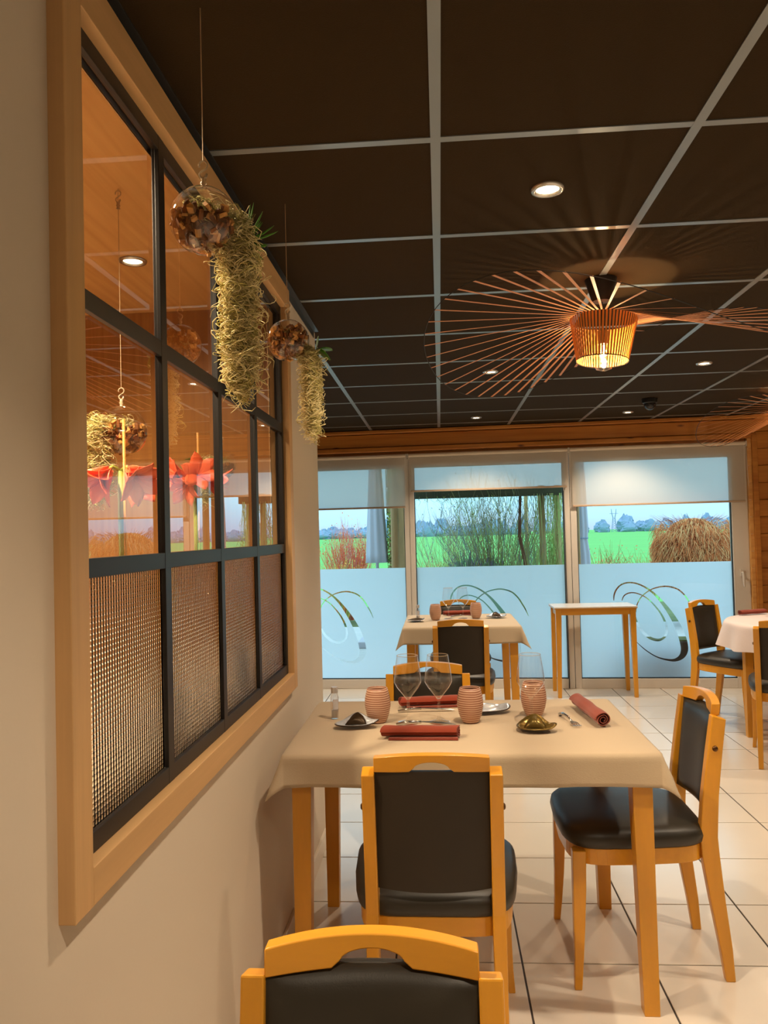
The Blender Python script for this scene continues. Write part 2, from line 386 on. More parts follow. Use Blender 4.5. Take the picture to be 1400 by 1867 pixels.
# masonry core around the openings
core = MB(); core.box(-4.3, -1.64, -.02, .16, 0, CEIL+.02); core.box(2.585, 5.6, -.02, .16, 0, CEIL+.02); core.box(-1.64, 2.585, -.02, .16, 2.066, CEIL+.02)
core.build('log_core', m_pine, wb)
PH = .143
def plank(u0, u1, z0, z1, n0=-.07, n1=-.022, mat=m_pine):
    mb = MB(); c = .006; o = [(n0, z0+c), (n0+c, z0+.001), (n1, z0+.001), (n1, z1-.001), (n0+c, z1-.001), (n0, z1-c)]
    mb.loft([[(u, n, z) for n, z in o] for u in (u0, u1)]); return mb.build('plank', mat, wb)
for k in range(16):
    z0 = k*PH; z1 = min(z0+PH, CEIL)
    if z1-z0 < .03: continue
    plank(2.66, 5.5, z0, z1, -.075+.004*(k % 2)); plank(-4.2, -1.70, z0, z1)
plank(-4.2, 5.5, 2.252, 2.284, -.115, -.07, m_pine)     # cornice strip
plank(-1.70, 2.66, 2.134, 2.250, -.075, -.02)
plank(-1.70, 2.66, 2.090, 2.133, -.092, -.02)
tc_ = bwroot('trim_2', 2.60, kind='structure')           # vertical casing at the right of the windows, log ends behind
MB().box(-.012, .022, -.075, -.0, 0, 2.09).build('casing', m_pinel, tc_, bevel=.002)
MB().box(.022, .064, -.10, -.0, 0, 2.115).build('casing', m_pine, tc_, bevel=.003)
for k in range(15): MB().box(-.010, .0215, -.078, -.074, k*PH+.004, (k+1)*PH-.004 if k < 14 else 2.085).build('log_end', m_pinel, tc_, bevel=.002)

BLI = {'w1': (-1.585, -.31), 'w2': (-.22, 1.072), 'w3': (1.18, 2.457)}
LOGO = {
 's1': [(1.475, .742), (1.478, .785), (1.497, .832), (1.535, .873), (1.590, .893), (1.667, .886), (1.757, .841), (1.845, .760), (1.940, .628), (2.010, .488), (2.044, .362), (2.040, .293), (2.005, .247), (1.939, .228), (1.827, .253), (1.730, .313), (1.650, .388)],
 's2': [(1.543, .741), (1.563, .783), (1.610, .806), (1.673, .800), (1.754, .757), (1.828, .676), (1.875, .601), (1.904, .517), (1.902, .456), (1.878, .419), (1.832, .401), (1.765, .420), (1.699, .481), (1.656, .566), (1.645, .646), (1.656, .700)],
 's3': [(2.148, .618), (2.122, .680), (2.097, .724), (2.062, .780), (2.005, .832), (1.916, .857), (1.825, .845), (1.756, .813), (1.699, .762), (1.665, .697), (1.656, .640)]}
LW = {'s1': [.006, .012, .013, .012, .012, .012, .014, .022, .040, .056, .062, .056, .038, .020, .010, .008, .004],
      's2': [.006, .010, .010, .009, .009, .012, .016, .020, .018, .018, .022, .024, .022, .018, .012, .006],
      's3': [.003, .010, .012, .012, .012, .012, .010, .009, .009, .009, .008]}
def smooth_line(p, w, sub=7):
    out = []; n = len(p)
    for i in range(n-1):
        q = [p[max(i-1, 0)], p[i], p[i+1], p[min(i+2, n-1)]]; ww = [w[max(i-1, 0)], w[i], w[i+1], w[min(i+2, n-1)]]
        for k in range(sub):
            t = k/sub
            def cr_(a, b, c, d): return .5*((2*b)+(-a+c)*t+(2*a-5*b+4*c-d)*t*t+(-a+3*b-3*c+d)*t**3)
            out.append((cr_(*[a[0] for a in q]), cr_(*[a[1] for a in q]), max(.002, cr_(*ww))))
    out.append((p[-1][0], p[-1][1], w[-1])); return out
def film_mesh(u0, u1, z0, z1, shift, zshift=0):
    verts = [Vector((u0, z0)), Vector((u1, z0)), Vector((u1, z1)), Vector((u0, z1))]; faces = [[0, 1, 2, 3]]
    for k in LOGO:
        L = smooth_line(LOGO[k], LW[k])
        for i in range(len(L)-1):
            quad = []
            ok = True
            for idx in (i, i+1):
                a = L[max(idx-1, 0)]; b = L[min(idx+1, len(L)-1)]; d = Vector((b[0]-a[0], b[1]-a[1])).normalized(); nn = Vector((-d.y, d.x))
                p = Vector((L[idx][0]+shift, L[idx][1]+zshift)); quad.append((p+nn*L[idx][2]/2, p-nn*L[idx][2]/2))
            pts = [quad[0][0], quad[0][1], quad[1][1], quad[1][0]]
            if min(q.x for q in pts) < u0+.003 or max(q.x for q in pts) > u1-.003: continue
            n = len(verts); verts += pts; faces.append([n, n+1, n+2, n+3])
    vo, eo, fo, ov, oe, of = geometry.delaunay_2d_cdt(verts, [], faces, 1, 1e-5)
    keep = [f for f, s in zip(fo, of) if 0 in s and len(s) == 1]
    return [(v.x, 0, v.y) for v in vo], keep
def back_window(name, key, shift, right_end=False, left_end=False):
    u0, u1 = BLI[key]; zt, zb = 1.950, .082
    r = bwroot(name, u0, kind='structure'); W = u1-u0
    # sash members
    def bx(n, *a, **k): return MB().box(*a).build(n, m_pvc, r, bevel=.003, **k)
    lw_ = .052; rw = .130 if right_end else .052
    bx('sash_stile', -lw_, 0, -.045, .03, 0, 2.066); bx('sash_stile', W, W+rw, -.045, .03, 0, 2.066)
    bx('sash_rail', 0, W, -.045, .03, 0, zb); bx('sash_rail', 0, W, -.045, .03, zt, 2.066)
    g = MB(); t_ = .006
    g.box(0, t_, -.03, -.005, zb, zt).box(W-t_, W, -.03, -.005, zb, zt).box(t_, W-t_, -.03, -.005, zb, zb+t_).box(t_, W-t_, -.03, -.005, zt-t_, zt)
    g.build('gasket', m_gasket, r)
    MB().add([(0, 0, zb), (W, 0, zb), (W, 0, zt), (0, 0, zt)], [(0, 1, 2, 3)]).build('pane', m_pane, r, recalc=False)
    v, f = film_mesh(u0+.004, u1-.004, zb+.004, 1.060, shift)
    mb = MB(); mb.add([(a-u0, .004, c) for a, b, c in v], f); mb.build('frosted_film', m_film, r, recalc=False)
    return r
w2 = back_window('window_2', 'w1', -2.765); w3 = back_window('window_3', 'w2', -1.40); w4 = back_window('window_4', 'w3', 0, right_end=True)
MB().box(0, .006, -.052, -.0455, 0, 1.7).build('meeting_rail', m_gasket, w3, loc=(1.292+.0, 0, 0))
# lever handle on the right-hand sash
hd = MB(); hd.box(-.014, .014, -.056, -.045, -.03, .03); hd.tube([(0, -.05, 0), (0, -.082, 0), (.0, -.086, -.02), (.004, -.084, -.10), (.006, -.082, -.115)], [.009, .009, .010, .009, .007], 10)
hd.build('handle', m_pvc, w4, smooth=True, angle=40, loc=(1.340, 0, .965))

# ------------------------------------------------------------------ roller blinds
def blind(u0, u1, zb, label):
    r = bwroot('roller_blind', (u0+u1)/2, zb, -.062, label=label, cat='blind', group='roller blinds over the garden windows'); h = (u1-u0)/2; H = 2.052-zb
    mb = MB(); nx = 24
    vs = [(-h+2*h*i/nx, .0015*sin(i*.9)*(1-j/4), .012+(H-.03)*j/4) for j in range(5) for i in range(nx+1)]
    mb.add(vs, [(j*(nx+1)+i, j*(nx+1)+i+1, (j+1)*(nx+1)+i+1, (j+1)*(nx+1)+i) for j in range(4) for i in range(nx)])
    mb.build('fabric', m_blind, r, smooth=True, recalc=False)
    MB().box(-h, h, -.008, .008, 0, .016).build('bottom_bar', pm('beige_bar', (190, 165, 140), .5), r, bevel=.003)
    MB().tube([(-h-.012, -.002, H), (h+.012, -.002, H)], .0165, 14).build('roller_tube', pm('cream_roller', (222, 206, 186), .45), r, smooth=True, angle=40)
    for s in (-1, 1): MB().box(-.005, .005, -.02, .045, H-.028, H+.016).build('bracket', m_pvc, r, loc=(s*(h+.018), 0, 0), bevel=.002)
    return r
blind(-1.60, -.296, 1.590, 'off-white sheer roller blind beside the partition wall, umbrella showing through')
blind(-.246, 1.104, 1.727, 'off-white sheer roller blind over the middle window, pulled down least')
b3 = blind(1.148, 2.565, 1.556, 'off-white sheer roller blind over the window with the orange bush, pulled down furthest')
ch = MB(); ch.tube([(.722, -.012, .49), (.738, -.012, 0.0), (.742, -.012, -.55), (.75, -.012, -.57), (.756, -.012, -.55), (.748, -.012, 0), (.735, -.012, .49)], .002, 6)
ch.build('pull_cord', m_pvc, b3)

# ================================================================== downlights
def downlight_proto():
    r = empty('downlight'); mb = MB()
    mb.lathe([(.030, .004), (.031, -.004), (.036, -.007), (.043, -.006), (.046, .0), (.046, .004)], 28); mb.build('ring', m_chrome, r, smooth=True)
    MB().lathe([(.001, .0), (.030, .0)], 24).add([(0, 0, 0)], []).build('lens', m_glow, r); return r
DL = ['recessed round downlight in the dark ceiling, nearest above the dressed table', 'recessed downlight seen through the pendant lamp ribbons', 'recessed downlight right of the pendant shade, near the dome camera',
      'recessed downlight close to the pine beam above the middle window', 'recessed downlight beside the dome camera near the pine beam', 'recessed downlight half hidden by the hanging moss at the wall end',
      'recessed ceiling downlight above the foreground chair']
p0 = downlight_proto()
for i, (x, y) in enumerate(ROOM_LIGHTS[:8]):
    o = p0 if i == 0 else copy_tree(p0); o.location = (x, y, CEIL-.001)
    tag(o, DL[i] if i < 7 else 'recessed ceiling downlight to the right of the foreground', 'light', 'recessed downlights in the dark ceiling')
o = copy_tree(p0); o.location = (ALCOVE_LIGHTS[0][0], ALCOVE_LIGHTS[0][1], CEIL-.001); tag(o, 'recessed downlight in the wood veneer ceiling behind the partition glass', 'light', 'downlights in the veneered room')

# ================================================================== pendant lamps with ribbon brim
BR = [(-177.5, 2.060, .659), (-164, 2.108, .666), (-151, 2.143, .668), (-137.5, 2.159, .668), (-124, 2.150, .668), (-111, 2.118, .668), (-97.5, 2.071, .655), (-84, 2.018, .645), (-71, 1.973, .640), (-57.5, 1.946, .642), (-44, 1.945, .645), (-28, 1.985, .645), (-10, 2.075, .645), (11, 2.182, .650), (27, 2.238, .655), (41, 2.262, .655), (56, 2.245, .650), (68, 2.205, .642), (89, 2.095, .632), (102.5, 2.025, .617), (116, 1.973, .595), (129, 1.945, .604), (142.5, 1.944, .623), (156, 1.968, .638), (169, 2.008, .647)]
def brim_at(a, c):
    a = (a+180) % 360-180; n = len(BR)
    for i in range(n):
        a0, z0 = BR[i][0], BR[i][c]; a1, z1 = BR[(i+1) % n][0], BR[(i+1) % n][c]; aa = a
        if a1 <= a0: a1 += 360; aa = a if a >= a0 else a+360
        if a0 <= aa < a1:
            zp = BR[i-1][c]; zn = BR[(i+2) % n][c]; t = (aa-a0)/(a1-a0)
            return .5*((2*z0)+(-zp+z1)*t+(2*zp-5*z0+4*z1-zn)*t*t+(-zp+3*z0-3*z1+zn)*t**3)
    return BR[0][c]
def brim_z(a): return brim_at(a, 1)
def brim_r(a): return brim_at(a, 2)
def pendant(x, y, label, rot=0):
    r = empty('pendant_lamp', (x, y, 2.05), radians(rot), label=label, cat='lamp', group='pendant lamps with ribbon brims')
    Z = 2.05
    MB().lathe([(.001, CEIL-Z), (.058, CEIL-Z), (.057, CEIL-Z-.006), (.034, CEIL-Z-.082), (.001, CEIL-Z-.084)], 32).build('canopy', m_lampblk, r, smooth=True, angle=30)
    MB().tube([(0, 0, .155), (0, 0, .02)], .004, 8).lathe([(.001, .045), (.019, .045), (.019, -.005), (.001, -.005)], 16).build('stem', m_lampblk, r, smooth=True, angle=30)
    bmb = MB(); bmb.lathe([(.012, -.006), (.014, -.02), (.034, -.055), (.037, -.072), (.028, -.098), (.001, -.106)], 20); bo = bmb.build('bulb', m_thin, r, smooth=True)
    MB().tube([(0, 0, -.01), (.006, 0, -.03), (-.006, 0, -.05), (.006, 0, -.07), (0, 0, -.085)], .006, 8).build('filament', m_bulb, bo)
    # tapered shade of upright slats
    tilt = Matrix.Rotation(radians(4), 3, 'Y') @ Matrix.Rotation(radians(-3), 3, 'X')
    rt, rb, zt, zb2 = .122, .094, .088, -.068
    for k in range(60):
        a = 2*pi*k/60; mb = MB()
        t = Vector((-sin(a), cos(a), 0)); d = Vector((cos(a), sin(a), 0))
        w_ = .0036
        top = tilt @ (d*rt+Vector((0, 0, zt))); bot = tilt @ (d*rb+Vector((0, 0, zb2)))
        q = [[top-t*w_, top+t*w_, top+t*w_-d*.0012, top-t*w_-d*.0012], [bot-t*w_*.8, bot+t*w_*.8, bot+t*w_*.8-d*.0012, bot-t*w_*.8-d*.0012]]
        mb.loft(q); mb.build('shade_slat', m_shadein, r)
    for rr, zz, nm in ((rt, zt, 'shade_ring'), (rb, zb2, 'shade_ring')):
        ring = [tilt @ Vector((rr*cos(2*pi*k/48), rr*sin(2*pi*k/48), zz)) for k in range(48)]
        sec = [[p+Vector((0, 0, 1))*.0022*s1+p.normalized()*.0022*s2 for s1, s2 in ((1, 0), (0, 1), (-1, 0), (0, -1))] for p in ring]
        MB().loft(sec, closed=True).build(nm, m_lampblk, r)
    # wavy outer wire
    pts = [Vector((brim_r(k*3)*cos(2*pi*k/120), brim_r(k*3)*sin(2*pi*k/120), brim_z(k*3)-Z)) for k in range(120)]
    sec = [[p+Vector((0, 0, 1))*.0017*s1+p.normalized()*.0017*s2 for s1, s2 in ((1, 0), (0, 1), (-1, 0), (0, -1))] for p in pts]
    MB().loft(sec, closed=True).build('outer_wire', m_lampblk, r)
    n = 54
    for k in range(n):
        a = radians(-57.5)-2*pi*k/n; d = Vector((cos(a), sin(a), 0)); t = Vector((-sin(a), cos(a), 0))
        p1 = d*brim_r(math.degrees(a)); p1.z = brim_z(math.degrees(a))-Z
        p0_ = tilt @ (d*rt*1.0+Vector((0, 0, zt-.002)))
        # ribbons join the shade ring, crossing a little as they twist
        mb = MB(); mb.loft([[p0_-t*.0036, p0_+t*.0036, p0_+t*.0036+Vector((0, 0, .0008)), p0_-t*.0036+Vector((0, 0, .0008))],
                            [p1-t*.0052, p1+t*.0052, p1+t*.0052+Vector((0, 0, .0008)), p1-t*.0052+Vector((0, 0, .0008))]])
        mb.build('ribbon', m_rib, r)
    ld = bpy.data.lights.new('pendant_lamp_light', 'POINT'); ld.energy = 14; ld.color = (1, .70, .38); ld.shadow_soft_size = .012
    lo = bpy.data.objects.new('pendant_lamp_light', ld); lo.location = (x, y, Z-.05); COL.objects.link(lo)
    return r
pendant(.618, 2.915, 'black and copper ribbon pendant lamp hanging above the dressed table, shade fully visible')
pendant(2.418, 5.40, 'ribbon pendant lamp over the round table, only its wavy brim in view')

# ================================================================== dome camera on the ceiling
dc = empty('dome_camera', (1.524, 5.70, CEIL), label='small black dome security camera on the dark ceiling near the pine beam', cat='camera')
MB().lathe([(.001, 0), (.055, 0), (.052, -.028), (.045, -.034), (.001, -.034)], 24).build('base', m_camb, dc, smooth=True, angle=30)
MB().lathe([(.042, -.034), (.042, -.05), (.034, -.066), (.018, -.078), (.001, -.082)], 20).build('dome', pm('smoked_dome', (30, 30, 34), .08), dc, smooth=True)

# ================================================================== chairs
def loft_rect(mb, secs):
    return mb.loft([[(x-hx, y-hy, z), (x+hx, y-hy, z), (x+hx, y+hy, z), (x-hx, y+hy, z)] for x, y, z, hx, hy in secs])
def seat_outline(n=40, sc=1.0):
    pts = []
    for k in range(n):
        a = 2*pi*k/n; c, s = cos(a), sin(a); p = .34
        x = (abs(c)**p)*(1 if c >= 0 else -1); y = (abs(s)**p)*(1 if s >= 0 else -1)
        hw = .185+.034*(y*.5+.5)+.012*(1-y*y)
        yy = y*.205+.012+(.018*(1-x*x) if y > .6 else 0)
        pts.append((x*hw*sc, yy*sc if sc != 1 else yy))
    return pts
def make_chair():
    r = empty('dining_chair')
    for s in (-1, 1):
        mb = MB(); xs = s*.1555
        loft_rect(mb, [(xs, -.246, 0, .0125, .014), (xs, -.236, .10, .0135, .018), (xs, -.216, .24, .015, .022), (xs, -.200, .37, .016, .026), (xs, -.196, .43, .016, .026),
                       (xs, -.205, .55, .016, .024), (xs, -.222, .68, .016, .022), (xs, -.238, .793, .016, .020)])
        mb.v = [(x, y, z-.012) if z > .789 and y < -.24 else (x, y, z) for x, y, z in mb.v]
        lg = mb.build('rear_post', m_wood, r, bevel=.003)
        MB().lathe([(.0001, .006), (.005, .0055), (.008, .003), (.0085, 0)], 14).build('screw_cap', m_screw, lg, smooth=True, loc=(xs+s*.0165, -.222, .695))
        lg.children[0].rotation_euler = (0, s*pi/2, 0)
        mb = MB(); xf = s*.196
        loft_rect(mb, [(s*.212, .213, 0, .010, .011), (s*.205, .208, .07, .012, .013), (s*.199, .203, .17, .015, .016), (s*.197, .199, .29, .018, .019), (xf, .197, .405, .019, .020)])
        mb.build('front_leg', m_wood, r, bevel=.003)
    # seat frame
    o = seat_outline(40)
    mb = MB(); mb.loft([[(x*.975, y*.975-.002, z) for x, y in o] for z in (.362, .412)]); mb.build('seat_frame', m_woodh, r, bevel=.003)
    mb = MB(); rings = []
    for z, sc in ((.411, .985), (.418, 1.02), (.436, 1.035), (.452, 1.02), (.463, .97), (.471, .88), (.477, .7), (.481, .45), (.482, .15)):
        rings.append([(x*sc, (y-.012)*sc+.012, z) for x, y in o])
    mb.loft(rings); mb.build('seat', m_leather, r, smooth=True, angle=50)
    # back pad: leatherette front, fabric back
    def back_y(z): return -.196-.042*max(0, (z-.43)/.36)
    def pad(front):
        mb = MB(); nx, nz = 14, 18; vs = []
        for j in range(nz+1):
            for i in range(nx+1):
                s_, t = -1+2*i/nx, j/nz
                x = s_*.1405; zb = .492-.004*(1-s_*s_); zt = .786+.006*(1-s_*s_)
                z = zb+(zt-zb)*t; e = (1-abs(s_)**5)*(1-abs(2*t-1)**8)
                y = back_y(z)-.022*(1-s_*s_)+(.010+.022*e if front else -.006-.003*e)
                vs.append((x, y, z))
        mb.add(vs, [(j*(nx+1)+i, j*(nx+1)+i+1, (j+1)*(nx+1)+i+1, (j+1)*(nx+1)+i) for j in range(nz) for i in range(nx)])
        # skirt closing the edge to the middle plane
        edge = [i for i in range(nx+1)]+[j*(nx+1)+nx for j in range(1, nz+1)]+[nz*(nx+1)+i for i in range(nx-1, -1, -1)]+[j*(nx+1) for j in range(nz-1, 0, -1)]
        n0 = len(mb.v); ev = [(vs[k][0], back_y(vs[k][2])-.022*(1-(vs[k][0]/.1405)**2)+.001, vs[k][2]) for k in edge]; mb.v += ev; ne = len(edge)
        for k in range(ne): mb.f.append((edge[k], edge[(k+1) % ne], n0+(k+1) % ne, n0+k)); mb.m.append(0)
        return mb
    pad(True).build('back_cushion', m_leather, r, smooth=True, angle=60)
    pad(False).build('back_panel', m_fabric, r, smooth=True, angle=60)
    # crest rail with arched hand hole
    W = .141; rings = []
    xs_ = sorted(set([round(-W+2*W*i/36, 5) for i in range(37)]+[sg*v for sg in (-1, 1) for v in (.054, .048, .0435, .043, .042, .040, .036)]))
    for x in xs_:
        ax = abs(x); top = .822+.012*(1-(x/W)**2)
        if ax >= .054: bot = .786+.005*(W-ax)/(W-.054)
        elif ax >= .043: bot = .791+.009*(.054-ax)/.011
        else: bot = .798+.017*sqrt(1-(ax/.043)**2)
        yc = lambda z: -.236-.10*(z-.79)-.019*(1-(x/W)**2)
        rings.append([(x, yc(bot)-.013, bot), (x, yc(bot)+.013, bot), (x, yc(top)+.013, top), (x, yc(top)-.013, top)])
    MB().loft(rings).build('crest_rail', m_woodh, r, smooth=True, angle=32, bevel=.002)
    return r
chair0 = make_chair(); used = [0]
def chair(x, y, deg, label, group):
    o = chair0 if not used[0] else copy_tree(chair0); used[0] = 1
    o.location = (x, y, 0); o.rotation_euler = (0, 0, radians(deg)); tag(o, label, 'chair', group)
G1 = 'honey wood dining chairs with black pads'
chair(-.106, .805, 180, 'nearest dining chair, only its arched top rail and dark pad showing', G1)
chair(-.037, 2.160, 0, 'honey wood dining chair seen from behind, tucked at the near side of the dressed table', G1)
chair(.585, 2.605, 90, 'dining chair turned side-on at the end of the dressed table, black seat in full view', G1)
chair(-.067, 2.985, 180, 'dining chair at the far side of the dressed table, behind the two wine glasses', G1)
chair(.108, 5.058, 0, 'dining chair seen from behind at the small table by the window', G1)
chair(.125, 5.955, 180, 'dining chair between the small dressed table and the middle window', G1)
chair(2.010, 5.600, -141.7, 'dining chair at the round table before the last window, black pad facing us', G1)
chair(1.995, 4.700, -24, 'dining chair cut off by the photo edge, beside the round table', G1)

# ================================================================== tables
def table(x0, x1, y0, y1, h, label, top_mat, legw=.05, legb=.040, top_t=.022, apron=.07, group=None, rimmed=False):
    r = empty('dining_table', ((x0+x1)/2, (y0+y1)/2, 0), label=label, cat='table', group=group); hx, hy = (x1-x0)/2, (y1-y0)/2
    MB().box(-hx, hx, -hy, hy, h-top_t, h).build('tabletop', top_mat, r, bevel=.003)
    if rimmed: MB().box(-hx+.001, hx-.001, -hy+.001, hy-.001, h-top_t-.006, h-top_t).build('edge_band', m_woodh, r)
    i = .012; a = h-top_t-(.006 if rimmed else 0)
    for s in (-1, 1):
        MB().box(-hx+i+legw, hx-i-legw, s*(hy-i-.02)-.01, s*(hy-i-.02)+.01, a-apron, a).build('apron', m_woodh, r)
        MB().box(s*(hx-i-.02)-.01, s*(hx-i-.02)+.01, -hy+i+legw, hy-i-legw, a-apron, a).build('apron', m_wood, r)
        for t in (-1, 1):
            mb = MB(); ox, oy = s*(hx-i), t*(hy-i)
            def sec(z, w): return (ox-s*w/2, oy-t*w/2, z, w/2, w/2)
            loft_rect(mb, [sec(0, legb), sec(a-apron-.03, legw), sec(a, legw)]); mb.build('leg', m_wood, r, bevel=.002)
    return r
table(-.462, .588, 2.25, 2.94, .736, 'honey wood table under the cream cloth, nearest, along the partition wall', m_woodh, legw=.056, legb=.043)
table(-.255, .505, 5.215, 6.00, .736, 'honey wood table under the cream cloth in front of the middle window', m_woodh, legw=.056, legb=.042)
table(.905, 1.568, 6.43, 6.765, .735, 'bare white-topped console table standing against the windows', m_top, legw=.046, legb=.030, top_t=.012, apron=.05, rimmed=True)

def cloth(name, x0, x1, y0, y1, z, drop, label, mat, ripple=.004, seed=1):
    r = random.Random(seed); cx, cy = (x0+x1)/2, (y0+y1)/2; a, b = (x1-x0)/2, (y1-y0)/2; rr = .014
    def axis(h):
        ins = [-h+2*h*i/14 for i in range(15)]; d = [drop*k/9 for k in range(1, 10)]
        return [-h-q for q in reversed(d)]+ins+[h+q for q in d]
    us, vs_ = axis(a), axis(b); P = []
    for v in vs_:
        for u in us:
            ex, ey = max(0, abs(u)-a), max(0, abs(v)-b); sx, sy = (1 if u > 0 else -1), (1 if v > 0 else -1)
            e = hypot(ex, ey)
            if e == 0: P.append((cx+u, cy+v, z)); continue
            dx, dy = ex/e*sx, ey/e*sy; cn = 2*min(ex, ey)/(ex+ey)
            al = radians(4+24*cn)
            L = rr*(pi/2-al)
            if e < L: th = e/rr; out = rr*sin(th); dn = rr*(1-cos(th))
            else: out = rr*cos(al)+(e-L)*sin(al); dn = rr*(1-sin(al))+(e-L)*cos(al)
            w_ = ripple*(e/drop)*(sin((u+v*.7)*23+seed)+.6*sin((u-v)*41+2*seed))
            bx, by = max(-a, min(a, u)), max(-b, min(b, v))
            P.append((cx+bx+dx*(out+w_), cy+by+dy*(out+w_), z-dn+.0015*sin(u*17+v*9)*(e/drop)))
    nu = len(us); mb = MB(); mb.add(P, [(j*nu+i, j*nu+i+1, (j+1)*nu+i+1, (j+1)*nu+i) for j in range(len(vs_)-1) for i in range(nu-1)])
    o = mb.build(name, mat, smooth=True, recalc=False); so = o.modifiers.new('thickness', 'SOLIDIFY'); so.thickness = .0015; so.offset = -1
    tag(o, label, 'tablecloth', 'cream cloths on rectangular tables' if mat is m_cloth else None); return o
cloth('tablecloth', -.465, .591, 2.247, 2.943, .7385, .100, 'cream tablecloth on the nearest table, edge brushing the partition wall', m_cloth, .003, 3)
cloth('tablecloth', -.258, .508, 5.212, 6.003, .7385, .120, 'cream tablecloth on the small table in front of the middle window', m_cloth, .003, 5)
# round table
RT = (2.36, 5.22); RR = .505
rt_ = empty('round_table', (RT[0], RT[1], 0), 0, label='round honey wood table by the right edge under a pinkish white cloth', cat='table')
MB().lathe([(.001, .736), (RR-.01, .736), (RR-.006, .730), (RR-.006, .716), (.001, .714)], 48).build('tabletop', m_woodh, rt_, smooth=True, angle=30)
for k in range(4):
    a = pi/2*k; mb = MB(); c = Vector((cos(a), sin(a), 0))
    loft_rect(mb, [(c.x*.405, c.y*.405, 0, .020, .020), (c.x*.40, c.y*.40, .62, .028, .028), (c.x*.40, c.y*.40, .715, .028, .028)]); mb.build('leg', m_wood, rt_, bevel=.002)
mb = MB(); nR, nA = 22, 120; P = []
for i in range(nR+1):
    for k in range(nA):
        a = 2*pi*k/nA
        if i <= 8: rad = RR*i/8*.995+.0001; zz = .7385
        else:
            e = (i-8)/(nR-8); wv = .020*e*(sin(a*13+1)+.5*sin(a*7)); rad = RR+.004+.030*e+wv+.006*min(1, e*8); zz = .7385-.165*e+.006*e*sin(a*9)-(0 if e > 0 else 0)
        P.append((RT[0]+rad*cos(a), RT[1]+rad*sin(a), zz))
mb.add(P, [(i*nA+k, i*nA+(k+1) % nA, (i+1)*nA+(k+1) % nA, (i+1)*nA+k) for i in range(nR) for k in range(nA)])
tag(mb.build('tablecloth', m_clothp, smooth=True, recalc=False), 'pinkish white cloth falling in waves over the round table', 'tablecloth')

# ================================================================== tableware
TZ = .7392
def wine_proto():
    r = empty('wine_glass')
    pr = [(.0005, .0), (.034, .0), (.0365, .0015), (.034, .0035), (.014, .008), (.0052, .014), (.0042, .03), (.0042, .070), (.0062, .078), (.020, .096), (.036, .116), (.0455, .134), (.0455, .139), (.041, .180), (.0345, .222),
          (.0335, .222), (.0398, .180), (.0440, .139), (.0440, .135), (.035, .118), (.018, .0985), (.0005, .089)]
    foot = [q for q in pr[:9]]; bowl = pr[8:15]
    bo = MB().lathe([(.0005, .079)]+bowl, 36).build('bowl', m_wine, r, smooth=True)
    rim = [Vector((.0345*cos(2*pi*k/36), .0345*sin(2*pi*k/36), .222)) for k in range(36)]
    MB().loft([[p+Vector((0, 0, 1))*.0008*a+Vector((p.x, p.y, 0)).normalized()*.0008*b for a, b in ((1, 0), (0, 1), (-1, 0), (0, -1))] for p in rim], closed=True).build('rim', m_hook, bo, smooth=True)
    MB().lathe(foot+[(.0062, .079)], 36).build('stem_and_foot', m_wine, r, smooth=True)
    return r
wp = wine_proto(); k_ = 0
WG = [(-.121, 2.602, 'wine glass on the dressed table, the one nearer the partition wall of the pair'), (-.020, 2.604, 'wine glass of the pair on the dressed table, nearer the pendant lamp side'),
      (.281, 2.590, 'single wine glass on the dressed table standing in front of a striped tumbler'),
      (.045, 5.70, 'wine glass at the small window table, next to the tumbler by the salt vial'), (.148, 5.70, 'wine glass at the small window table, beside the tumbler by the empty dish')]
for x, y, l in WG:
    o = wp if k_ == 0 else copy_tree(wp); k_ = 1; o.location = (x, y, TZ); o.rotation_euler = (0, 0, x*9); tag(o, l, 'glass', 'stemmed wine glasses')
tp = MB(); tp.lathe([(.0005, .001), (.026, .001), (.0295, .006), (.038, .028), (.0432, .055), (.042, .080), (.0365, .104), (.0335, .1135), (.0318, .1135), (.0345, .103), (.040, .080), (.041, .055), (.036, .030), (.027, .009), (.0005, .008)], 40)
tum0 = tp.build('tumbler', m_stripe, smooth=True); k_ = 0
for x, y, l in [(-.224, 2.615, 'terracotta and white striped tumbler next to the salt vial on the dressed table'), (.083, 2.604, 'striped tumbler on the dressed table between the wine glass pair and the silvered dish'),
                (.300, 2.690, 'striped tumbler seen through the single wine glass'), (-.050, 5.625, 'striped tumbler on the small window table, beside the salt vial'), (.242, 5.690, 'striped tumbler on the small window table, beside the silvered dish'),
                (2.262, 5.44, 'pale tumbler on the round table at the edge of the photo')]:
    o = tum0 if k_ == 0 else tum0.copy()
    if k_: COL.objects.link(o)
    k_ = 1; o.location = (x, y, TZ); o.rotation_euler = (0, 0, x*20); tag(o, l, 'tumbler', 'striped clay tumblers')
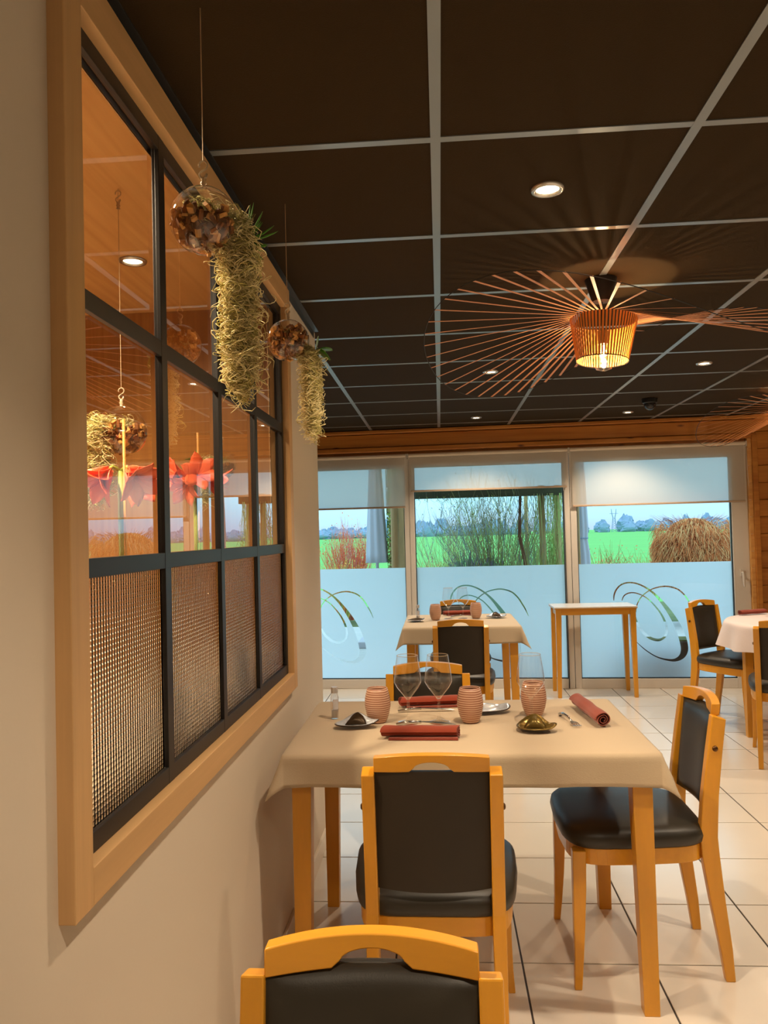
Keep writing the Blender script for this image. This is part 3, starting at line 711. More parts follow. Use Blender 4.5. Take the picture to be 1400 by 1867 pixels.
# salt vial
def vial(x, y, label):
    r = empty('salt_vial', (x, y, TZ), label=label, cat='bottle', group='small glass salt vials')
    MB().lathe([(.0005, .001), (.0125, .001), (.0138, .004), (.0138, .072), (.011, .082), (.0095, .086), (.0095, .094), (.0085, .094), (.0085, .086), (.0125, .070), (.0125, .005), (.0005, .004)], 24).build('glass_body', m_wine, r, smooth=True)
    MB().lathe([(.0005, .108), (.0115, .108), (.0120, .104), (.0118, .088), (.0005, .088)], 20).build('cap', pm('clear_cap', (196, 190, 186), .3), r, smooth=True, angle=30)
    MB().lathe([(.0005, .005), (.0118, .005), (.0118, .030), (.0005, .030)], 20).build('salt', m_label, r, smooth=True, angle=30)
    mb = MB(); n = 8; vs = []
    for k in range(n+1):
        a = -1.9+1.5*k/n
        for z in (.034, .068): vs.append((.0141*cos(a), .0141*sin(a), z))
    mb.add(vs, [(2*k, 2*k+2, 2*k+3, 2*k+1) for k in range(n)]); mb.build('label_strip', m_label, r, recalc=False)
vial(-.376, 2.668, 'small clear glass salt vial with white label on the dressed table near the wall')
vial(-.176, 5.650, 'small clear glass salt vial on the small window table')
# organic leaf-shaped dishes
def dish(x, y, L, Wd, rz, label, mats, tip=.02, fold=False, seed=1):
    r = empty('leaf_dish', (x, y, TZ), radians(rz), label=label, cat='dish', group='irregular leaf-shaped dishes')
    nr, na = 7, 36; P = []; rnd = random.Random(seed)
    def outl(a): return 1+.10*sin(2*a+seed)+.06*sin(3*a+2*seed)
    for i in range(nr+1):
        t = i/nr
        for k in range(na):
            a = 2*pi*k/na; q = outl(a)
            px, py = cos(a)*abs(cos(a))**.15*L/2*t*q, sin(a)*Wd/2*t*q
            z = .003+.010*t*t+tip*max(0, sin(a))**4*t**3+(.012*max(0, cos(a))**6*t**3)
            P.append((px, py, z))
    mb = MB(); mb.add(P, [(i*na+k, i*na+(k+1) % na, (i+1)*na+(k+1) % na, (i+1)*na+k) for i in range(nr) for k in range(na)])
    ob = mb.build('dish_bowl', mats[0], r, smooth=True, recalc=False); so = ob.modifiers.new('t', 'SOLIDIFY'); so.thickness = .003; so.offset = -1
    rim = [Vector(p) for p in P[nr*na:]]
    rr_ = [[p+Vector((0, 0, 1))*.0018*s1+Vector((p.x, p.y, 0)).normalized()*.0022*s2 for s1, s2 in ((1, 0), (0, 1), (-1, 0), (0, -1))] for p in rim]
    MB().loft(rr_, closed=True).build('rim', mats[1], r, smooth=True)
    if tip > .015:
        mb = MB(); pts = []
        for k in range(9):
            s = -1+k/4; pts.append((s*L*.20, Wd*.40-.010*abs(s), .020+.020*(1-s*s)))
        base = [(p[0]*1.35, p[1]-.03, .008) for p in pts]
        mb.add(pts+base, [(k, k+1, 9+k+1, 9+k) for k in range(8)]); q = mb.build('folded_tip', mats[1], r, smooth=True, recalc=False); so = q.modifiers.new('t', 'SOLIDIFY'); so.thickness = .002
    return r
dish(-.290, 2.545, .130, .085, -4, 'silvered leaf-shaped dish with dark folded tip in front of the salt vial', (m_dish, m_dishd), .026)
dish(.160, 2.735, .125, .085, 28, 'silvered leaf-shaped dish behind the middle striped tumbler', (m_dish, m_dishd), .012, seed=2)
dish(.280, 2.485, .130, .085, -8, 'bronze-green folded dish in front of the single wine glass', (m_shell, m_shell), .028, seed=4)
dish(-.185, 5.545, .130, .09, 0, 'dark round-ended dish under the salt vial on the window table', (m_dishd, m_dish), .006, seed=5)
dish(.390, 5.695, .135, .10, 10, 'silvered curled dish at the free end of the small window table', (m_dish, m_dishd), .022, seed=3)
# rolled napkins
def napkin(x, y, rz, L, label, flap=True, seed=1, r0=.024, squash=.72):
    r = empty('napkin', (x, y, TZ), radians(rz), label=label, cat='napkin', group='rolled terracotta napkins')
    turns = 2.7; n = 70; mid = []
    for k in range(n):
        t = k/(n-1); a = -pi/2+.2+turns*2*pi*t; rr = .006+(r0-.006)*t; mid.append((rr*cos(a), rr*sin(a)*squash))
    if flap:
        e_ = mid[-1]
    th = .0022; sec = []
    left, right = [], []
    for k in range(n):
        a = mid[max(k-1, 0)]; b = mid[min(k+1, n-1)]; dx, dy = b[0]-a[0], b[1]-a[1]; q = hypot(dx, dy) or 1
        nx, ny = -dy/q, dx/q; left.append((mid[k][0]+nx*th/2, mid[k][1]+ny*th/2)); right.append((mid[k][0]-nx*th/2, mid[k][1]-ny*th/2))
    prof = left+right[::-1]; zc = r0*squash+th; m = len(prof); rings = []
    K = 10
    for i in range(K+1):
        u = -L/2+L*i/K; s = 1+.05*sin(i*1.3+seed)+.02*sin(i*3.1)
        rings.append([(u+.006*sin(p[0]*90+seed)*(1 if i in (0, K) else 0), p[0]*s, zc+p[1]*s) for p in prof])
    mb = MB(); fs = []
    for i in range(K):
        for k in range(m): fs.append((i*m+k, i*m+(k+1) % m, (i+1)*m+(k+1) % m, (i+1)*m+k))
    for i in (0, K):
        for k in range(n-1): fs.append((i*m+k, i*m+k+1, i*m+m-2-k, i*m+m-1-k))
    mb.add([p for q in rings for p in q], fs); mb.build('roll', m_nap, r, smooth=True, angle=60)
    if flap:
        f_ = MB(); f_.box(-L/2+.02, L/2, -.036, .006, .0005, .0032); f_.box(-L/2+.022, L/2-.001, -.034, .004, .0036, .0062); f_.build('loose_end', m_nap, r, bevel=.001)
    return r
napkin(-.078, 2.415, -1.5, .232, 'rolled terracotta napkin lying at the near edge of the dressed table', seed=1)
napkin(-.060, 2.845, 8, .205, 'rolled terracotta napkin behind the two wine glasses on the dressed table', seed=2)
napkin(.480, 2.665, -84, .30, 'rolled terracotta napkin lying end-on at the free end of the dressed table', flap=False, seed=3, r0=.027, squash=.85)
napkin(.118, 5.930, 9, .22, 'rolled terracotta napkin on the small window table behind the glasses', seed=4)
napkin(2.150, 5.62, 22, .22, 'rolled terracotta napkin on the round table', flap=False, seed=5)
# cutlery
def knife(x, y, rz, label):
    r = empty('knife', (x, y, TZ), radians(rz), label=label, cat='knife', group='table knives')
    out = [(-.10, .004), (-.02, .004), (-.015, .007), (.05, .009), (.085, .006), (.10, -.001), (.085, -.006), (-.01, -.006), (-.02, -.004), (-.10, -.0045)]
    fr = lambda u, v, d: (u, v, .002+d+.010*(1-(u/.1)**2))
    MB().prism(out[1:-1], fr, 0, .0015).build('blade', m_steel, r); MB().tube([(-.10, 0, .004), (-.06, 0, .010), (-.018, 0, .012)], [.005, .006, .0045], 8).build('handle', m_steel, r, smooth=True)
knife(-.065, 2.760, 4, 'steel knife behind the two wine glasses beside the far napkin')
knife(-.060, 2.560, -3, 'steel knife resting between the wine glass feet and the near napkin')
knife(.16, 5.80, 2, 'steel knife in front of the napkin on the small window table')
fk = empty('fork', (.400, 2.600, TZ), radians(-80), label='steel fork lying tines towards the camera beside the end-on napkin', cat='fork')
MB().tube([(-.085, 0, .005), (-.05, 0, .014), (0, 0, .016), (.035, 0, .008)], [.0065, .0055, .003, .0035], 8).build('handle', m_steel, fk, smooth=True)
MB().prism([(.03, .003), (.045, .011), (.060, .012), (.060, -.012), (.045, -.011), (.03, -.003)], lambda u, v, d: (u, v, .008-.0+d), 0, .0016).build('head', m_steel, fk)
for k in range(4): MB().tube([(.058, -.0100+.0067*k, .009), (.078, -.0100+.0067*k, .006), (.094, -.0100+.0067*k, .009)], [.0017, .0015, .0008], 6).build('tine', m_steel, fk)

# ================================================================== hanging glass globes with air plants
def curl_strands(mb, n, start, length, r0, seed, curl=.012, down=1.0, spread=.0, mi=(0, 1), seg=8):
    rnd = random.Random(seed)
    for _ in range(n):
        p = Vector(start(rnd)); L = length(rnd); a = rnd.uniform(0, 2*pi); w_ = rnd.uniform(8, 24)*(1 if rnd.random() < .5 else -1); c = curl*rnd.uniform(.4, 1.5)
        pts = []; ph = rnd.uniform(0, 6); drift = Vector((rnd.uniform(-1, 1), rnd.uniform(-1, 1), 0))*spread
        for k in range(seg+1):
            t = k/seg; q = p+Vector((c*(cos(a+w_*t)-cos(a)), c*(sin(a+w_*t)-sin(a)), -down*L*t+c*.8*sin(ph+w_*.8*t)))+drift*t
            pts.append(q)
        rr = r0*rnd.uniform(.7, 1.3); mb.tube(pts, [rr]*seg+[rr*.5], 3, mi=rnd.choice(mi), cap=False)
def hook_mb(z0):
    mb = MB(); pts = []
    for k in range(9): a = radians(200-250*k/8); pts.append((.0075*cos(a), 0, z0+.040+.0075*sin(a)))
    for k in range(9): a = radians(140+230*k/8)-pi; pts.append((.0065*cos(-a)*-1, 0, z0+.024-.0065*sin(a)))
    pts += [(.0, 0, z0+.016)]
    mb.tube(pts, .0017, 6); mb.lathe([(.001, z0+.018), (.005, z0+.016), (.0035, z0+.012), (.006, z0+.008), (.003, z0+.004), (.006, z0)], 12); return mb
def globe(x, y, zc, R_, label, mossdir, moss, plant='air', hook_top=False, fill=.55, seed=1, wire_top=CEIL):
    r = empty('hanging_globe', (x, y, zc), label=label, cat='plant', group='hanging glass globes with air plants')
    # shell, open at the side towards the moss and with a flattened base
    d = Vector((*mossdir, 0)).normalized(); mb = MB(); nu, nv = 32, 20; P = []
    for j in range(nv+1):
        th = pi*j/nv
        for i in range(nu):
            a = 2*pi*i/nu; P.append((R_*sin(th)*cos(a), R_*sin(th)*sin(a), max(-R_*.93, R_*cos(th))))
    fs = []
    opening = d*R_*.96+Vector((0, 0, R_*.15))
    for j in range(nv):
        for i in range(nu):
            q = (j*nu+i, (j+1)*nu+i, (j+1)*nu+(i+1) % nu, j*nu+(i+1) % nu)
            c = sum((Vector(P[k]) for k in q), Vector())/4
            if (c-opening).length < R_*.42: continue
            fs.append(q)
    mb.add(P, fs); mb.build('glass_shell', m_thin, r, smooth=True, recalc=False)
    # rim of the opening
    u_ = d.cross(Vector((0, 0, 1))).normalized(); nrm = opening.normalized(); v_ = nrm.cross(u_)
    ring = [nrm*R_*.905+(u_*cos(t)+v_*sin(t))*R_*.43 for t in [2*pi*k/28 for k in range(28)]]
    MB().loft([[p+nrm*.0016*s1+(p-nrm*R_*.905).normalized()*.0016*s2 for s1, s2 in ((1, 0), (0, 1), (-1, 0), (0, -1))] for p in ring], closed=True).build('opening_rim', m_thin, r, smooth=True)
    hook_mb(R_-.001).build('glass_hook', m_hook, r, smooth=True)
    MB().tube([(0, 0, R_+.046), (0, 0, wire_top-zc)], .0009, 5).build('wire', m_wire, r)
    if hook_top: hk = hook_mb(wire_top-zc-.052); hk.build('ceiling_hook', m_wire, r, smooth=True)
    # bark chips inside: each chip a part
    rnd = random.Random(seed); cm = []
    for k in range(2):
        b_ = MB(); rn = random.Random(k+5); vs = [(sx*.008*rn.uniform(.6, 1), sy*.0055*rn.uniform(.6, 1), sz*.0028) for sz in (-1, 1) for sy in (-1, 1) for sx in (-1, 1)]
        b_.add(vs, [(0, 2, 3, 1), (4, 5, 7, 6), (0, 1, 5, 4), (2, 6, 7, 3), (0, 4, 6, 2), (1, 3, 7, 5)]); cm.append(b_)
    protos = [cm[0].build('bark_chip', m_bark, r), cm[1].build('bark_chip', m_bark2, r)]
    cnt = 0
    while cnt < 230:
        p = Vector((rnd.uniform(-1, 1), rnd.uniform(-1, 1), rnd.uniform(-.9, -1+2*fill)))*R_
        if p.length > R_*.90 or p.length < R_*.45: continue
        o = protos[cnt % 2] if cnt < 2 else protos[0 if rnd.random() < .68 else 1].copy()
        if cnt >= 2: COL.objects.link(o); o.parent = r
        o.location = p; o.rotation_euler = (rnd.uniform(0, 6), rnd.uniform(0, 6), rnd.uniform(0, 6)); k = rnd.uniform(.7, 1.25)*R_/.058; o.scale = (k, k, k); cnt += 1
    # moss
    mb = MB()
    curl_strands(mb, moss['inside'], lambda q: (d*q.uniform(-.3, .7)*R_+u_*q.uniform(-.5, .5)*R_+Vector((0, 0, q.uniform(.05, .55)*R_))), lambda q: q.uniform(.005, .02), .0006, seed, .010, seg=7, mi=(1, 1, 0))
    off, wd, ln, topz, dens = moss['off'], moss['w'], moss['len'], moss['top'], moss['n']
    def st(q):
        t = q.random(); z = topz-t*ln*.93; k = (1-.15*t)*(1+.14*sin(t*9)+.12*sin(t*23+seed)); aa = q.uniform(0, 2*pi); rr = wd*sqrt(q.random())*k
        if t > .8: rr *= 1-(t-.8)*3
        o_ = d*(off+rr*cos(aa))+u_*(rr*sin(aa)*.9+moss.get('sway', 0)*t); return (o_.x, o_.y, z)
    curl_strands(mb, dens, st, lambda q: q.uniform(.05, .13), .00085*moss.get('th', 1), seed+3, .010*moss.get('k', 1), seg=13, down=.55, mi=(0, 0, 1))
    def st2(q):
        x_, y_, z_ = st(q); o_ = Vector((x_, y_, 0))-d*off; o_ = (o_.normalized() if o_.length > 1e-5 else u_)*wd*q.uniform(.9, 1.2); return (d.x*off+o_.x, d.y*off+o_.y, z_)
    curl_strands(mb, dens//6, st2, lambda q: q.uniform(.03, .09), .00075, seed+21, .012, seg=18, mi=(0, 0, 1), down=.6, spread=.012)
    # bridge from the opening to the hanging beard
    curl_strands(mb, dens//5, lambda q: (d*(R_*.6+(off-R_*.6)*q.random()*1.2)+u_*q.uniform(-.5, .5)*wd+Vector((0, 0, topz+q.uniform(-.02, .018)))), lambda q: q.uniform(.01, .04), .0007, seed+9, .012, seg=8, mi=(0, 1))
    ob = mb.build('spanish_moss', [m_moss, m_moss2], r, smooth=True, recalc=False); tag(ob, kind='stuff')
    # plant
    if plant == 'air':
        base = d*(off+wd*.7)+Vector((0, 0, topz-.028)); rn = random.Random(seed)
        for k in range(16):
            a = rn.uniform(-1.5, 1.9); dr = (d*cos(a)*.9+Vector((0, 0, sin(a)))+u_*rn.uniform(-.6, .6)).normalized(); L = rn.uniform(.035, .062)
            pts = [base+dr*L*t+Vector((0, 0, .016))*t*t for t in (0, .3, .6, .85, 1)]
            MB().tube(pts, [.0034, .003, .002, .0012, .0003], 5).build('leaf', m_leaf, r, smooth=True)
    else:
        base = d*(off+wd*.9)+Vector((0, 0, topz+.004))
        for k, (aa, bb, L, Wd) in enumerate(((.25, .1, .050, .026), (-.5, .5, .045, .024), (-1.3, -.6, .055, .018), (1.5, .2, .050, .007))):
            dr = (d*cos(aa)+Vector((0, 0, sin(aa)))+u_*bb).normalized(); sd = dr.cross(u_).cross(dr).normalized()
            pts = []; N = 8
            for i in range(N+1):
                t = i/N; wv = Wd*sin(pi*min(1, t*.97+.03))**.7; c = base+dr*L*t-Vector((0, 0, .012))*t*t
                pts += [c-sd*wv, c+d*.003*sin(pi*t), c+sd*wv]
            m2 = MB(); m2.add(pts, [(3*i+q, 3*i+q+1, 3*i+q+4, 3*i+q+3) for i in range(N) for q in (0, 1)])
            lo = m2.build('leaf', m_leafd, r, smooth=True, recalc=False); so = lo.modifiers.new('t', 'SOLIDIFY'); so.thickness = .0008
    return r
globe(-.390, 1.304, 1.912, .058, 'glass globe of bark with long moss beard, nearest, before the partition window', (.75, .66), dict(inside=160, off=.065, w=.021, len=.285, top=.012, n=1000, sway=-.004), 'air', seed=3, fill=.62)
globe(-.403, 2.112, 1.905, .0575, 'glass globe with round green leaf and short moss beard, at the partition window end', (.85, .5), dict(inside=60, off=.066, w=.018, len=.215, top=-.022, n=520, th=.9), 'leaf', seed=8, fill=.78)
globe(-.816, 1.965, 1.650, .066, 'glass globe behind the partition glass, moss spilling towards the oak stile', (-.85, -.5), dict(inside=140, off=.070, w=.034, len=.170, top=.020, n=700), 'air', hook_top=True, seed=12, fill=.62)
globe(-.790, 2.800, 1.635, .055, 'dark glass globe behind the partition glass near the third mullion', (-.8, -.6), dict(inside=60, off=.066, w=.026, len=.110, top=.010, n=320), 'leaf', seed=17, fill=.5)

# ================================================================== amaryllis in pots behind the partition
def petal(mb, base, out, up, L, W, side, curl=.5, mi=0):
    N, K = 7, 4; P = []
    for i in range(N+1):
        t = i/N; wv = W*sin(pi*(.12+.80*t))**.9*(1 if t < .99 else .3)
        c = base+out*L*(t-.10*t*t)+up*(L*curl*(t*t))
        for k in range(K+1):
            s = -1+2*k/K; P.append(c+side*wv*s+(-up*0+out.cross(side))*(-.25*wv*(1-s*s))+up*.03*L*sin(7*t+3*s)*t)
    mb.add(P, [(i*(K+1)+k, i*(K+1)+k+1, (i+1)*(K+1)+k+1, (i+1)*(K+1)+k) for i in range(N) for k in range(K)], mi)
def amaryllis(x, y, zf, top, label, az, stake_top, seed):
    z0 = .905
    r = empty('potted_amaryllis', (x, y, z0), label=label, cat='plant', group='red amaryllis on the sideboard')
    MB().lathe([(.001, .0), (.045, .0), (.058, .10), (.062, .11), (.056, .11), (.052, .098), (.001, .095)], 24).build('pot', m_pot, r, smooth=True, angle=35)
    MB().tube([(0, 0, .09), (.003, .002, .3), (0, 0, zf-z0)], [.012, .010, .008], 10).build('stem', m_stemg, r, smooth=True)
    MB().tube([(.014, -.012, .09), (.014, -.012, stake_top-z0)], .0035, 8).build('stake', m_stake, r, smooth=True)
    rnd = random.Random(seed)
    for k, a in enumerate(az):
        d = Vector((cos(a[0]), sin(a[0]), a[1])).normalized(); b0 = Vector((0, 0, zf-z0)); b1 = b0+Vector((d.x, d.y, .35)).normalized()*.022
        fl_ = MB(); fl_.tube([b0, b1, b1+d*.012], [.004, .0045, .006], 8); fo = fl_.build('flower', m_stemg, r, smooth=True)
        sx = d.cross(Vector((0, 0, 1))).normalized(); sy = sx.cross(d); b2 = b1+d*.008
        for q in range(6):
            t = 2*pi*q/6+.3; o_ = sx*cos(t)+sy*sin(t); tg = -sx*sin(t)+sy*cos(t)
            mb = MB(); petal(mb, b2, (d*.96+o_*.16).normalized(), (o_*1.0-d*.06).normalized(), .084*(1 if q % 2 else .95)*top, .025*top, tg, .62)
            po = mb.build('petal', m_amar, fo, smooth=True, recalc=False); so = po.modifiers.new('t', 'SOLIDIFY'); so.thickness = .0007
        mb = MB()
        for q in range(5):
            t = 2*pi*q/5; mb.tube([b2, b2+d*.045+(sx*cos(t)+sy*sin(t))*.006, b2+d*.078+(sx*cos(t)+sy*sin(t))*.012+Vector((0, 0, .008))], .0009, 5)
        mb.build('stamens', m_amar, fo, smooth=True)
    return r
amaryllis(-.745, 1.783, 1.530, 1.0, 'red amaryllis with drooping blooms below the moss globe, behind the partition glass', [(-2.3, -.95), (-.45, -.8), (1.2, -.7)], 1.650, 2)
amaryllis(-.745, 2.345, 1.545, .95, 'red amaryllis seen in the second column of the partition glass', [(-2.4, .15), (-1.1, .2), (-1.9, -.9), (.4, -.4)], 1.690, 5)
m_side = pm('cream_lacquer', (228, 214, 190), .4)
sb = empty('sideboard', (-.92, 1.85, 0), label='cream sideboard blurred behind the reeded partition glass', cat='sideboard')
MB().box(-.20, .20, -1.0, 1.0, .875, .905).build('top', m_side, sb, bevel=.003)
MB().box(-.18, .18, -.98, .98, .06, .875).build('carcass', m_side, sb)
for k in range(4): MB().box(.18, .198, -.97+.485*k+.004, -.97+.485*(k+1)-.004, .08, .86).build('door', m_side, sb, bevel=.002)

# ================================================================== garden outside
m_deck = pm('pale_grey_decking', (196, 200, 198), .7, var=.15, grain=(2, 30, 2))
m_field = pm('green_field', (102, 180, 84), .9, var=.12, grain=(.05, .6, 1))
m_soil = pm('garden_bed', (92, 108, 62), .95, var=.3, grain=(3, 3, 3))
m_far = pm('distant_trees', (140, 160, 186), .95, var=.12, grain=(.1, .1, .2))  # distance haze mixed into the flat colour, no haze volume
m_pole = pm('weathered_post', (182, 152, 106), .85, var=.25, grain=(20, 20, 2))
m_poled = pm('dark_pergola_beam', (72, 74, 52), .9, var=.3, grain=(2, 20, 20))
m_red = pm('reddish_vine_wood', (104, 66, 46), .9)
m_grey = pm('grey_umbrella_cloth', (186, 190, 200), .85)
m_or1 = pm('rust_orange_twig', (226, 142, 84), .85); m_or2 = pm('tan_twig', (232, 184, 124), .85); m_or3 = pm('brown_twig', (176, 108, 66), .85)
m_tw1 = pm('olive_twig', (168, 162, 108), .85); m_tw2 = pm('grey_twig', (136, 142, 136), .85); m_tw3 = pm('lichen_green_twig', (176, 204, 116), .85)
m_fire1 = pm('orange_red_stem', (236, 118, 74), .8); m_fire2 = pm('pinkish_stem', (226, 150, 140), .8); m_fire3 = pm('amber_leaf', (244, 178, 70), .8)
m_lav = pm('grey_green_lavender', (132, 168, 140), .9); m_lav2 = pm('lavender_spike', (120, 112, 130), .9)
GZ = -.06
dk = MB()
for k in range(34):
    y = 7.12+.145*k; dk.box(-7, 9, y, y+.139, GZ-.03, GZ)
dk = dk.build('garden_deck', m_deck); tag(dk, 'pale grey plank deck outside the windows, glimpsed through the clear swirls', 'deck', kind='stuff')
tag(MB().box(-60, 80, 12.0, 15.5, GZ-.1, GZ-.02).build('garden_bed', m_soil), kind='structure')
tag(MB().box(-400, 450, 15.5, 900, GZ-.12, GZ-.04).build('field', m_field), kind='structure')
tag(MB().box(-60, 80, 7.0, 12.0, GZ-.2, GZ-.08).build('ground', m_soil), kind='structure')
rnd = random.Random(4)
mb = MB()
for k in range(110):                                             # far treeline: uncountable haze-coloured crowns in one band
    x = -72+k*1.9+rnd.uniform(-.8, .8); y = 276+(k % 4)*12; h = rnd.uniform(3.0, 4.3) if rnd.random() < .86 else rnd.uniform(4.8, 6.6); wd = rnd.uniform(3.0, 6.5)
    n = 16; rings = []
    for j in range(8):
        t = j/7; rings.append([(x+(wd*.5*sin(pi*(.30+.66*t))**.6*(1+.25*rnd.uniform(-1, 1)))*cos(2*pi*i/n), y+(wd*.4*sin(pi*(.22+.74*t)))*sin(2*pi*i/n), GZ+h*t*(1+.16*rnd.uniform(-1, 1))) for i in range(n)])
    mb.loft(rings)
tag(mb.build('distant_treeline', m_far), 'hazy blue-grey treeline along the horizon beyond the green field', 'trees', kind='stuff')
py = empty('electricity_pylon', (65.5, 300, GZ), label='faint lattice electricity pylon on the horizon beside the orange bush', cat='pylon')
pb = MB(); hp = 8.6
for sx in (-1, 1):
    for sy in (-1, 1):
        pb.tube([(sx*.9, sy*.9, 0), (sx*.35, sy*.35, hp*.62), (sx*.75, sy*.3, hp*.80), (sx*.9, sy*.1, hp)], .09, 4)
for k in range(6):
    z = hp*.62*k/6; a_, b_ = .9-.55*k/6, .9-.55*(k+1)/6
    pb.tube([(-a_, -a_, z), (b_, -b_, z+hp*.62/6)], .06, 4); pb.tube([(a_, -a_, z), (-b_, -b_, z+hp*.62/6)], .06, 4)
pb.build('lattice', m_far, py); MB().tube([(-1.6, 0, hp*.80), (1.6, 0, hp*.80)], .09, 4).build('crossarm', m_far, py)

# weeping orange bush
def bush(x, y, z0, R_, H, label, seed):
    r = empty('weeping_bush', (x, y, z0), label=label, cat='bush'); q = random.Random(seed)
    mats = [m_or1, m_or2, m_or3]; mb = MB()
    for _ in range(6500):
        a = q.uniform(0, 2*pi); rr = R_*sqrt(q.random())*.98; base = Vector((rr*cos(a), rr*sin(a), 0)); hh = H*sqrt(max(.02, 1-(rr/R_)**2*.92))
        L = q.uniform(.05, .18); o_ = Vector((cos(a), sin(a), 0)); p = base+Vector((0, 0, hh*(1 if rr < R_*.9 else q.uniform(.2, 1))))
        if q.random() < .55: p.z *= q.uniform(.35, 1); p += o_*(R_*.97-rr)*.9
        sw = Vector((q.uniform(-1, 1), q.uniform(-1, 1), 0))*.07; pts = [p-o_*.03, p+o_*.03+sw*.3+Vector((0, 0, .02)), p+o_*.06+sw*.8+Vector((0, 0, -L*.4)), p+o_*.05+sw*1.1+Vector((q.uniform(-.04, .04), q.uniform(-.04, .04), -L))]
        mb.tube(pts, [.003, .005, .004, .0015], 3, mi=q.choice((0, 0, 1, 1, 2)), cap=False)
    for _ in range(70):
        a = q.uniform(0, 2*pi); rr = R_*q.uniform(0, .75); p = Vector((rr*cos(a), rr*sin(a), H*.9)); o_ = Vector((cos(a), sin(a), 0)); mb.tube([p, p+o_*.06+Vector((0, 0, .09)), p+o_*.2+Vector((0, 0, q.uniform(.1, .2)))], [.004, .003, .001], 3, mi=2, cap=False)
    tag(mb.build('foliage', mats, r, recalc=False), kind='stuff')
    cb = MB(); cb.lathe([(R_*.93, .0), (R_*.96, H*.35), (R_*.80, H*.60), (R_*.6, H*.78), (R_*.25, H*.92), (.01, H*.94)], 24); cb.build('crown_core', m_or3, r, smooth=True)
    MB().tube([(0, 0, -z0+GZ), (0, 0, H*.5)], .04, 8).build('trunk', m_pole, r)
bush(3.67, 11.68, .40, .53, 1.06, 'dome-shaped weeping bush of rust-orange twigs outside the last window', 5)
def fan_shrub(name, x, y, n, H, W, mats, label, seed, r0=.0045, cat='shrub', lean=0, leafm=None, leaves=0, branch=2, depth=.5):
    r = empty(name, (x, y, GZ), label=label, cat=cat); q = random.Random(seed); mb = MB(); tips = []
    for _ in range(n):
        a = q.uniform(-1, 1); b = q.uniform(-1, 1)*depth; h = H*q.uniform(.7, 1)*(1-.25*a*a); bend = q.uniform(-.1, .1)
        p = [Vector((a*W*.18, b*W*.15, 0)), Vector((a*W*.42+bend*.3+lean*.3, b*W*.4, h*.42)), Vector((a*W*.75+bend+lean*.7, b*W*.7, h*.76)), Vector((a*W+bend*1.5+lean, b*W, h))]
        mi = q.randrange(len(mats)); mb.tube(p, [r0*1.6, r0*1.2, r0*.8, r0*.3], 3, mi=mi, cap=False)
        for _b in range(branch):
            t = q.uniform(.3, .95); i = min(2, int(t*3)); f = t*3-i; s = p[i].lerp(p[i+1], f); e_ = s+Vector((q.uniform(-.28, .28)*W, q.uniform(-.2, .2)*W*depth, q.uniform(.08, .34)*H))
            m2 = s.lerp(e_, .5)+Vector((q.uniform(-.03, .03), 0, -.02)); mb.tube([s, m2, e_], [r0*.7, r0*.5, r0*.2], 3, mi=mi, cap=False); tips += [m2, e_]
        tips.append(p[3]); tips.append(p[2])
    tag(mb.build('branches', mats, r, recalc=False), kind='stuff')
    if leaves:
        lm = MB()
        for _ in range(leaves):
            c = q.choice(tips)+Vector((q.uniform(-.06, .06), q.uniform(-.06, .06), q.uniform(-.08, .06))); s = q.uniform(.010, .022); u1_ = Vector((q.uniform(-1, 1), q.uniform(-1, 1), q.uniform(-1, 1))).normalized(); u2_ = u1_.orthogonal().normalized()
            lm.add([c-u1_*s, c-u2_*s*.5, c+u1_*s, c+u2_*s*.5], [(0, 1, 2, 3)], q.randrange(len(leafm)))
        tag(lm.build('leaves', leafm, r, recalc=False), kind='stuff')
    return r
fan_shrub('bare_shrub', .82, 11.3, 120, 2.15, 1.0, [m_tw1, m_tw2, m_tw3], 'bare multi-stemmed shrub with lichen-green twigs outside the middle window', 7, branch=7, leafm=[m_tw2, m_red], leaves=220)
fan_shrub('bare_shrub', .10, 12.6, 26, 2.1, .9, [m_tw2, m_tw1], 'thin dark-twigged shrub behind the middle window, sky side', 8, r0=.004, branch=6, leafm=[m_tw2], leaves=120)
fan_shrub('dogwood_bush', -1.55, 13.0, 150, 1.55, .40, [m_fire1, m_fire2, m_fire1], 'orange-red dogwood bush outside the window nearest the partition', 9, r0=.0045, branch=4, leafm=[m_fire3, m_fire1, m_fire2], leaves=700)
fan_shrub('dogwood_bush', -1.62, 12.6, 90, .95, .42, [m_or1, m_fire3, m_tw3], 'low amber bush at the foot of the orange-red dogwood', 10, r0=.005, branch=4, leafm=[m_fire3, m_or1], leaves=700)
fan_shrub('reed_clump', .15, 11.9, 60, 1.45, .38, [m_tw3, m_tw1], 'upright green reed clump at the left of the bare shrub', 11, r0=.004, branch=1)
fan_shrub('reed_clump', 1.30, 11.0, 110, 1.30, .42, [m_tw1, m_tw3, m_tw2], 'dense dry reed clump below the pergola posts', 12, r0=.004, branch=2)
fan_shrub('green_shrub', 1.62, 11.6, 60, 1.6, .25, [m_tw3], 'leafy green shrub at the pergola corner', 13, r0=.005, branch=4, leafm=[m_tw3, m_leaf], leaves=1500)
fan_shrub('brown_hedge', 2.55, 11.6, 170, 1.02, .62, [m_or1, m_or3], 'low russet hedge between the closed umbrella and the orange bush', 14, r0=.005, branch=4, leafm=[m_or1, m_or2], leaves=900, depth=.3)
fan_shrub('brown_hedge', .0, 12.2, 120, .98, .5, [m_or1, m_tw1], 'low russet plants in the bed outside the middle window', 15, r0=.005, branch=3, leafm=[m_or1, m_tw3], leaves=500, depth=.3)
